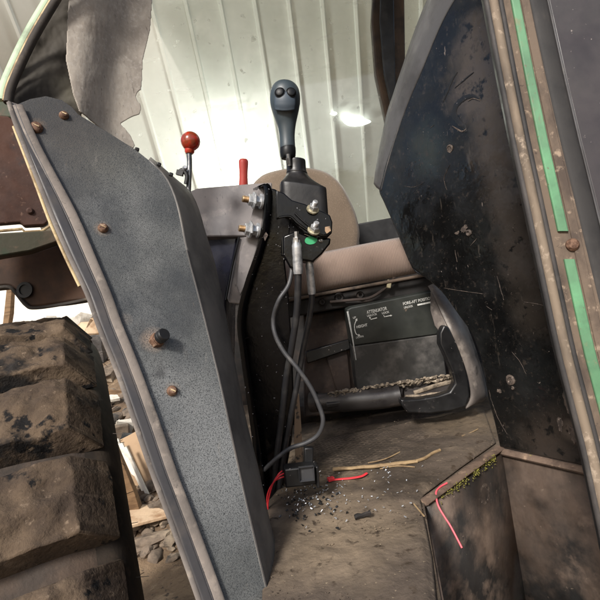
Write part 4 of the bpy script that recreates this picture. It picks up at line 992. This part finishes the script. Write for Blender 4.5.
bm = B(); tube(bm, [P(243.5, 240, 1.1), P(243.5, 198, 1.1)], .006, 10); obj('shaft', bm, 'steel', rl)

# ------------------------------------------------------------------ lever mount: black steel column and bracket
lm = thing('lever_mount', 'glossy black steel column and bracket carrying the joystick with zinc bolts', 'bracket', P(270, 520, .88))
colm = [(267, 187), (275, 189), (286, 196), (292, 206), (290, 236), (285, 262), (289, 300), (291, 330), (293, 372), (294, 408), (292, 440), (283, 490), (276, 528), (266, 528), (256, 440), (249, 390), (243, 345), (241.5, 320), (246, 290), (257, 258), (264, 232)]
bm = B(); slab(bm, [P(x, y, .86 + (y - 187) * .0001) for x, y in colm], .012)
obj('column', bm, 'gloss_black', lm, bevel=.003, seg=3)
# side flange of the column, running back to the left
fe = spline([(262, 185.5), (268, 187), (269, 205), (266, 230), (259, 255), (248, 287), (241.5, 320), (245, 355), (252, 405), (258, 450), (268, 525)], 4)
rows = [[P(x - dx, y, d) for x, y in fe] for dx, d in ((-2.5, .848), (3.0, .846))]
bk = [P(x - (9 if y < 235 else max(1.5, 9 - (y - 235) * .12)), y + 3, .92) for x, y in fe]
rows.append(bk)
bm = B(); loft(bm, rows); thicken(obj('side_flange', bm, 'gloss_black', lm, sharp=16), .004)
# dome-ended grey plate over the flange side, its reflection painted in
bm = B(); o = [(262.5, 186), (258, 188), (255, 194), (253.5, 206), (248, 232), (240, 252), (236, 285), (240, 296), (246, 284), (257, 254), (263.5, 230), (265.5, 206), (264.5, 190)]
slab(bm, [P(x, y, .858) for x, y in o], .006); obj('ear_plate', bm, 'grey_plate', lm, bevel=.002)
# bracket plates holding the joystick
bm = B(); o = [(276, 190), (284, 193), (292, 200), (305, 204), (322, 211), (330, 215), (332.5, 222), (332, 233), (327, 238), (316, 238), (304, 233), (293, 221), (284, 217), (276, 219)]
slab(bm, [P(x, y, .795) for x, y in o], .010); obj('upper_bracket', bm, 'gloss_black', lm, bevel=.002, seg=3)
bm = B(); slab(bm, [P(x, y, .865) for x, y in ((280, 212), (302, 214), (306, 246), (296, 258), (281, 256))], .02); obj('back_plate', bm, 'gloss_black', lm, bevel=.002)
bm = B(); tube(bm, [P(x, y, .793) for x, y in spline([(279, 217.5), (290, 216.5), (298, 223.5), (310, 231.5), (324, 235.5), (331, 232)], 5)], .0022, 8); obj('bracket_lip', bm, 'gloss_black', lm)
bm = B(); tube(bm, [P(x, y, .792) for x, y in spline([(295, 213), (302, 220), (310, 226.5)], 5)], .0018, 8); obj('bracket_slot', bm, 'button', lm)
bm = B(); o = [(283, 236), (296, 231), (312, 237), (331, 238), (330, 244), (322, 254), (313, 262), (301, 260), (296, 268), (290, 268), (283, 255)]
slab(bm, [P(x, y, .808) for x, y in o], .06); obj('lower_bracket', bm, 'gloss_black', lm, bevel=.003, seg=3)
bm = B(); slab(bm, [P(x, y, .7935) for x, y in ((325, 227), (330, 226), (331, 232), (327, 234), (325, 231))], .002); obj('corner_hole', bm, 'tan_strip', lm)
bm = B(); lathe(bm, P(311, 240.3, .806), Vector((0, -1, 0)), [(.0108, 0), (.0108, .0008), (0, .0008)], 32)
for v in bm.verts: v.co.z = P(311, 240.3, .806).z + (v.co.z - P(311, 240.3, .806).z) * .66
obj('green_sticker', bm, 'green_dot', lm)
bm = B(); lathe(bm, P(321, 240.5, .806), Vector((0, -1, .1)), [(.0042, 0), (.0042, .003), (.002, .004), (0, .003)], 6); obj('small_screw', bm, 'steel', lm)
def bolt(c, ax, s=1.0, brassy=False):
    ax = ax.normalized()
    bm = B(); L_ = (.020 if not brassy else .030) * s; pr = [(.0052 * s, 0)]
    k = 0
    while k < L_: pr += [(.0052 * s, k), (.0046 * s, k + .0007)]; k += .0014
    pr += [(.0042 * s, L_ + .001), (0, L_ + .001)]
    lathe(bm, c, ax, pr, 16); st = obj('bolt', bm, 'brass' if brassy else 'zinc', lm, sharp=60)
    bm = B(); lathe(bm, c, ax, [(.0115 * s, 0), (.0115 * s, .003 * s), (.0105 * s, .0035 * s), (0, .0035 * s)], 24); obj('washer', bm, 'zinc' if brassy else 'washer', st)
    bm = B(); lathe(bm, c + ax * .0035 * s, ax, [(.0078 * s, 0), (.0084 * s, .001 * s), (.0084 * s, .007 * s), (.0074 * s, .0085 * s), (.0052 * s, .0085 * s)], 6, .4); obj('nut', bm, 'zinc', st, sharp=25)
    if brassy:
        bm = B(); lathe(bm, c + ax * .013, ax, [(.0150, 0), (.0158, .002), (.0150, .0045), (.0105, .005), (.0105, .0115), (.0092, .0125)], 6, .2); obj('nut', bm, 'zinc', st, sharp=25)
axr = Vector((.35, -.75, .55))
bolt(P(312.5, 210, .794), axr, .92); bolt(P(313.5, 231, .794), axr, .95)
axl = -RV * .93 + Vector((0, -.36, 0)) + UV * .06
bolt(P(262, 201.5, .845), axl, 1.18, True); bolt(P(258.5, 230.5, .845), axl, 1.18, True)
bm = B(); slab(bm, [P(x, y, .842) for x, y in ((263, 236), (266, 232), (268, 235), (265, 241))], .003); obj('bare_spot', bm, 'chip', lm)
# tan painted strip at the foot
bm = B(); slab(bm, [P(x, y, 1.0) for x, y in ((295, 398), (299, 394), (301.5, 430), (303, 462), (296, 466), (294, 440))], .01)
ts = thing('floor_strut', 'narrow speckled tan strut standing beside the black column foot', 'strut', Pz(300, 466, FLOOR)); obj('strut', bm, 'tan_strip', ts, bevel=.002)
bm = B(); boxat(bm, Pz(300, 470, FLOOR) + Vector((0, 0, .004)), .05, .03, .008, (0, 0, .2)); obj('foot', bm, 'mech_brown', ts, bevel=.002)

# ------------------------------------------------------------------ joystick
js = thing('joystick', 'slate blue joystick grip with two round black buttons above a black rubber boot', 'joystick', P(305, 215, .83))
D = .85; u = D / F
gp = [(285.0, 82.2, 2), (284.9, 83.0, 6.5), (284.8, 85, 10.4), (284.8, 88.5, 13.2), (284.9, 93, 14.6), (285.1, 99, 15.0), (285.3, 105, 14.6), (285.7, 112, 13.0), (286.2, 119, 11.0), (286.7, 126, 9.0), (287.0, 133, 7.9), (287.3, 140, 7.5), (287.6, 147, 7.6), (287.7, 149, 7.2)]
gs = spline(gp, 4)
bm = B(); tube(bm, [P(x, y, D - .006 * math.exp(-((y - 96) / 16) ** 2)) for x, y, r_ in gs], [(r_ * u, r_ * u * .86) for x, y, r_ in gs], 32, flat=RV)
GR = obj('grip', bm, 'grip', js, sharp=80)
def gdep(x, y): # front of the grip
    rr = min(gs, key=lambda q: abs(q[1] - y)); k = max(0, 1 - ((x - rr[0]) / rr[2]) ** 2) ** .5
    return D - .006 * math.exp(-((y - 96) / 16) ** 2) - rr[2] * u * .86 * k
bm = B(); n_ = 14; pad = []
for j in range(n_ + 1):
    row = []
    for i in range(n_ + 1):
        s_, t_ = i / n_ * 2 - 1, j / n_ * 2 - 1
        f_ = (1 - .5 * t_ * t_) ** .5 if True else 1
        k_ = .5
        x = 285.1 + 10.4 * s_ * math.sqrt(1 - k_ * t_ * t_ * .35); y = 101.5 + 9.4 * t_ * math.sqrt(1 - k_ * s_ * s_ * .35)
        row.append(P(x, y, gdep(x, y) - .0022))
    pad.append(row)
loft(bm, pad); thicken(obj('button_pad', bm, 'grip_pad', GR, sharp=60), .003, 0)
for cx in (280.2, 290.9):
    c = P(cx, 93.5, gdep(cx, 93.5)); ax = Vector(((cx - 285.5) * .03, -1, .12))
    bm = B(); lathe(bm, c, ax, [(.0094, -.002), (.0096, .0026), (.0094, .0036), (.0086, .0040), (.0084, .0028), (.0080, .0030), (.0074, .0056), (.0055, .0066), (0, .0068)], 28); obj('button', bm, 'button', GR, sharp=50)
for cx in (281, 289.5):
    bm = B(); tube(bm, [P(cx - 1.4, 108.2, gdep(cx, 108) - .0025), P(cx + 1.4, 107.8, gdep(cx, 108) - .0025)], .0006, 6); tube(bm, [P(cx, 106.2, gdep(cx, 106) - .0025), P(cx, 109.4, gdep(cx, 109) - .0025)], .0006, 6); obj('pad_mark', bm, 'grip', GR)
# collar and shaft
bm = B(); cc = [(287.7, 147.3, 7.5), (287.8, 148, 7.9), (287.9, 152, 8.0), (288, 156, 7.7), (288.2, 158.4, 6.8), (288.2, 159, 5.6)]
tube(bm, [P(x, y, D) for x, y, r_ in cc], [r_ * u for _, _, r_ in cc], 24); obj('collar', bm, 'button', js, sharp=50)
bm = B(); tube(bm, [P(288, 154, D - .012), P(289.5, 166, D - .008)], .0042, 12); tube(bm, [P(287.0, 158, D - .014), P(288.2, 164, D - .011)], .0024, 8); obj('shaft', bm, 'steel', js)
# rubber boot: round neck, flaring into a square skirt
bm = B(); rows = []
prof = [(295.6, 160.2, 8.4, 0, 1), (295.7, 160, 9.4, 0, 1), (295.8, 161.5, 9.9, 0, 1), (296.1, 166, 9.8, 0, 1), (296.5, 171, 10.2, .05, 1), (296.8, 173, 10.9, .1, 1), (297.2, 174.6, 10.8, .15, 1), (298.5, 180, 15, .45, .95), (300.5, 185, 20.5, .8, .92), (301.8, 187.5, 23.5, .95, .9), (302.4, 189.5, 24.6, 1, .9), (303, 200, 24.8, 1, .9), (304, 216, 25, 1, .9)]
for x, y, r_, sq, dpt in spline(prof, 3):
    row = []
    for k in range(40):
        a = 2 * math.pi * k / 40 + .25; cx, sx = math.cos(a), math.sin(a); m_ = max(abs(cx), abs(sx)); kk = 1 + (.92 / m_ - 1) * max(0, min(1, sq)) * .85
        c = P(x, y, .86); row.append(c + (RV * math.cos(a - .25 + .32) + YV * math.sin(a - .25 + .32) * dpt) * (r_ * u * kk) + UV * (-.0 * sx) - UV * (.010 * math.cos(a + .1)) * max(0, min(1, sq)) * .6)
    rows.append(row)
loft(bm, rows, True); obj('boot', bm, 'boot', js, sharp=60)

# ------------------------------------------------------------------ control cables and wiring
def cable(ferrule, hose, wf, wh, label):
    t = thing('control_cable', label, 'cable', P(*hose[-1]), 'control cables under the joystick bracket')
    bm = B(); fs = [P(*p) for p in ferrule]; n_ = 12; pts = [fs[0].lerp(fs[1], k / n_) for k in range(n_ + 1)]
    w = wf * .84 / F / 2
    tube(bm, pts, [w * (.82 if k in (0, 1) else .96 if k in (6,) else 1.0 if k < 12 else .9) for k in range(n_ + 1)], 20); fe_ = obj('ferrule', bm, 'zinc', t, sharp=60)
    bm = B(); lathe(bm, fs[0], fs[0] - fs[1], [(w * .9, -.004), (w * .9, .004), (w * .5, .005), (w * .5, .014)], 6); obj('ferrule_nut', bm, 'steel', fe_, sharp=30)
    bm = B(); tube(bm, px_path(hose), wh * .84 / F / 2, 14); obj('hose', bm, 'hose', t)
cable([(296.6, 240, .79), (298.2, 274, .795)], [(298.1, 272, .795), (298, 290, .80), (296.5, 315, .81), (292, 345, .825), (286, 380, .85), (282, 415, .86), (277, 455, .87), (272, 490, .88), (269, 528, .88)], 9.4, 6.8, 'left black control cable with longer bright zinc ferrule')
cable([(309, 259, .825), (312, 294, .835)], [(311.8, 292, .835), (311.4, 305, .84), (308, 325, .847), (303, 350, .855), (297, 385, .86), (291, 415, .865), (284, 455, .875), (277, 500, .885), (275, 528, .885)], 8.0, 6.0, 'right black control cable with duller zinc ferrule')
bm = B(); tube(bm, px_path([(293, 240, .84), (292.5, 262, .83), (289, 284, .82), (279, 300, .815), (273.5, 318, .83), (275, 334, .828), (284, 352, .825), (298, 369, .82), (311, 388, .82), (320, 408, .82), (323, 422, .82), (318, 435, .825), (306, 443, .83), (291, 448, .835), (277, 458, .84), (264, 470, .85)], 7), .0040, 10)
alone('electric_cable', bm, 'wire', 'thin grey black electric cable looping down in front of the hoses', 'cable')
cn = thing('plug_connector', 'black plastic plug connector with red wires at the column foot', 'connector', P(298, 487, .80))
bm = B(); boxat(bm, P(299.5, 474, .80), .054, .030, .032, (0, R(9) - .06, .15)); CB = obj('body', bm, 'satin_black', cn, bevel=.003)
bm = B(); boxat(bm, P(306.5, 473.6, .776), .025, .008, .023, (0, R(9) - .06, .15)); bmesh.ops.inset_region(bm, faces=[f for f in bm.faces if f.calc_center_median().y == min(q.calc_center_median().y for q in bm.faces)], thickness=.0028, depth=-.006); obj('socket', bm, 'wire', CB)
bm = B(); boxat(bm, P(308.5, 456, .82), .016, .014, .032, (0, R(9), .1)); obj('latch', bm, 'satin_black', CB, bevel=.002)
bm = B(); boxat(bm, P(316, 474, .80), .005, .034, .036, (0, R(9) - .06, .15)); obj('flange', bm, 'satin_black', CB, bevel=.0015)
for p in ([(285, 473, .795), (279, 476, .79), (274, 482, .79), (269, 490, .80), (267, 500, .81), (269, 515, .82)], [(285, 476.5, .795), (280, 478, .79), (276, 480, .795)], [(282, 471, .795), (278, 475, .79), (272, 486, .795), (268, 505, .81), (270, 525, .82)]):
    bm = B(); tube(bm, px_path(p), .0013, 8); obj('red_wire', bm, 'red_wire', cn)

# ------------------------------------------------------------------ things lying on the floor
def lying(pts, r_, h=.014): return [Pz(x, y, FLOOR + h) for x, y in spline(pts, 5)]
p = lying([(333, 469), (352, 468), (372, 466.5), (395, 464), (417, 461)], 0); n_ = len(p)
bm = B(); tube(bm, p, [(.0050, .0034)] * n_, 10, flat=Vector((0, 1, 0))); roughen(bm, .001, 60)
alone('thick_straw', bm, 'straw', 'thick flat tan straw stalk lying across the floor mat', 'straw')
p = lying([(415, 461.5), (425, 458), (433, 453), (440, 450)], 0); bm = B(); tube(bm, p, .003, 8); alone('straw_tip', bm, 'straw', 'short bent straw at the right end of the thick stalk', 'straw')
for pts, lb in (([(368, 463), (385, 459), (400, 452)], 'thin pale straw lying just above the thick stalk'), ([(380, 469), (396, 466), (415, 467)], 'thin pale straw lying just below the thick stalk'), ([(414, 504), (419, 510), (424, 516)], 'short pale straw near the corner of the step well'), ([(462, 436), (470, 433), (478, 429)], 'short pale straw near the black fender panel')):
    bm = B(); tube(bm, lying(pts, 0, .011), .0013, 6); alone('straw_stalk', bm, 'straw', lb, 'straw', 'thin straws on the cab floor')
p = lying([(331, 480), (341, 479), (352, 478), (362, 476), (367, 473)], 0)
bm = B(); tube(bm, p, [(.0030, .0013)] * len(p), 8, flat=Vector((0, 1, .2))); boxat(bm, p[0] + Vector((0, 0, .002)), .012, .010, .006, (0, 0, .3)); alone('cable_tie', bm, 'red_wire', 'red plastic cable tie lying below the straw on the mat', 'cable tie', bevel=.0006)
p = lying([(355, 517), (362, 515), (371, 513)], 0); bm = B(); tube(bm, p, .0035, 7); roughen(bm, .002, 80); alone('dark_twig', bm, 'mech', 'short dark twig lying near the bottom of the mat', 'twig')
bm = B()
for k in range(150):
    px, py = random.gauss(312, 22), random.gauss(496, 13)
    if k > 95: px, py = random.gauss(355, 34), random.gauss(492, 14)
    if k > 135: px, py = random.gauss(385, 8), random.gauss(470, 3)
    if px < 276 or py < 440: continue
    boxat(bm, Pz(px, py, FLOOR + .013), random.uniform(.0012, .0042), random.uniform(.0008, .0018), random.uniform(.0005, .0012), tuple(random.uniform(-1, 1) for _ in range(3)), .0005)
alone('metal_shavings', bm, 'foil', 'scattered bright metal shavings on the dusty mat', 'shavings', kind='stuff')
bm = B()
for k in range(130):
    px, py = random.gauss(306, 16), random.gauss(497, 12)
    if px < 276 or k > 80: continue
    boxat(bm, Pz(px, py, FLOOR + .012), random.uniform(.0015, .005), random.uniform(.001, .003), random.uniform(.001, .003), tuple(random.uniform(-1, 1) for _ in range(3)), .001)
alone('black_crumbs', bm, 'black_rubber', 'scattered black plastic crumbs near the plug connector', 'crumbs', kind='stuff')
bm = B()
for k in range(1500):
    px, py = random.uniform(270, 500), random.uniform(415, 600); q = Pz(px, py, FLOOR + .009)
    if (px > 424 and py > 503 - (px - 424) * .71 - 6): continue
    bmesh.ops.create_icosphere(bm, subdivisions=1, radius=random.uniform(.0003, .0011) * (2.2 if k % 19 == 0 else 1), matrix=Matrix.Translation(q) @ Matrix.Diagonal((1.3, 1, .7, 1)))
roughen(bm, .001, 200)
alone('dirt_crumbs', bm, 'floor_mat', 'dry dirt crumbs scattered over the cab floor', 'dirt', kind='stuff')

# ------------------------------------------------------------------ camera, sky, sun
cam = bpy.data.cameras.new('camera'); co = bpy.data.objects.new('camera', cam); COL.objects.link(co)
cam.sensor_fit = 'HORIZONTAL'; cam.angle = 2 * math.atan(300 / F); cam.clip_start = .02; cam.clip_end = 500
co.matrix_world = Matrix.Translation(CAM) @ Matrix((RV, UV, -YV)).transposed().to_4x4()
S.camera = co
wd = bpy.data.worlds.new('World'); S.world = wd; wd.use_nodes = True
N = wd.node_tree.nodes; L = wd.node_tree.links
sky = N.new('ShaderNodeTexSky'); sky.sky_type = 'NISHITA'; sky.sun_disc = False
EL, AZ = R(38), R(205)   # azimuth: direction the sun stands in, clockwise from +Y
sky.sun_elevation = EL; sky.sun_rotation = AZ; sky.dust_density = 3; sky.air_density = 1.0; sky.ozone_density = .6
L.new(sky.outputs[0], N['Background'].inputs[0]); N['Background'].inputs[1].default_value = .075
sd = Vector((math.sin(AZ) * math.cos(EL), math.cos(AZ) * math.cos(EL), math.sin(EL)))
sl = bpy.data.lights.new('sun', 'SUN'); sl.energy = 2.3; sl.angle = R(10); sl.color = (1, .965, .92)
so = bpy.data.objects.new('sun', sl); COL.objects.link(so); so.rotation_euler = sd.to_track_quat('Z', 'Y').to_euler(); so.location = (0, -3, 5)
S.view_settings.view_transform = 'Standard'; S.view_settings.look = 'None'; S.view_settings.gamma = 1; S.view_settings.exposure = 1.0
S.cycles.max_bounces = 8; S.cycles.transparent_max_bounces = 8
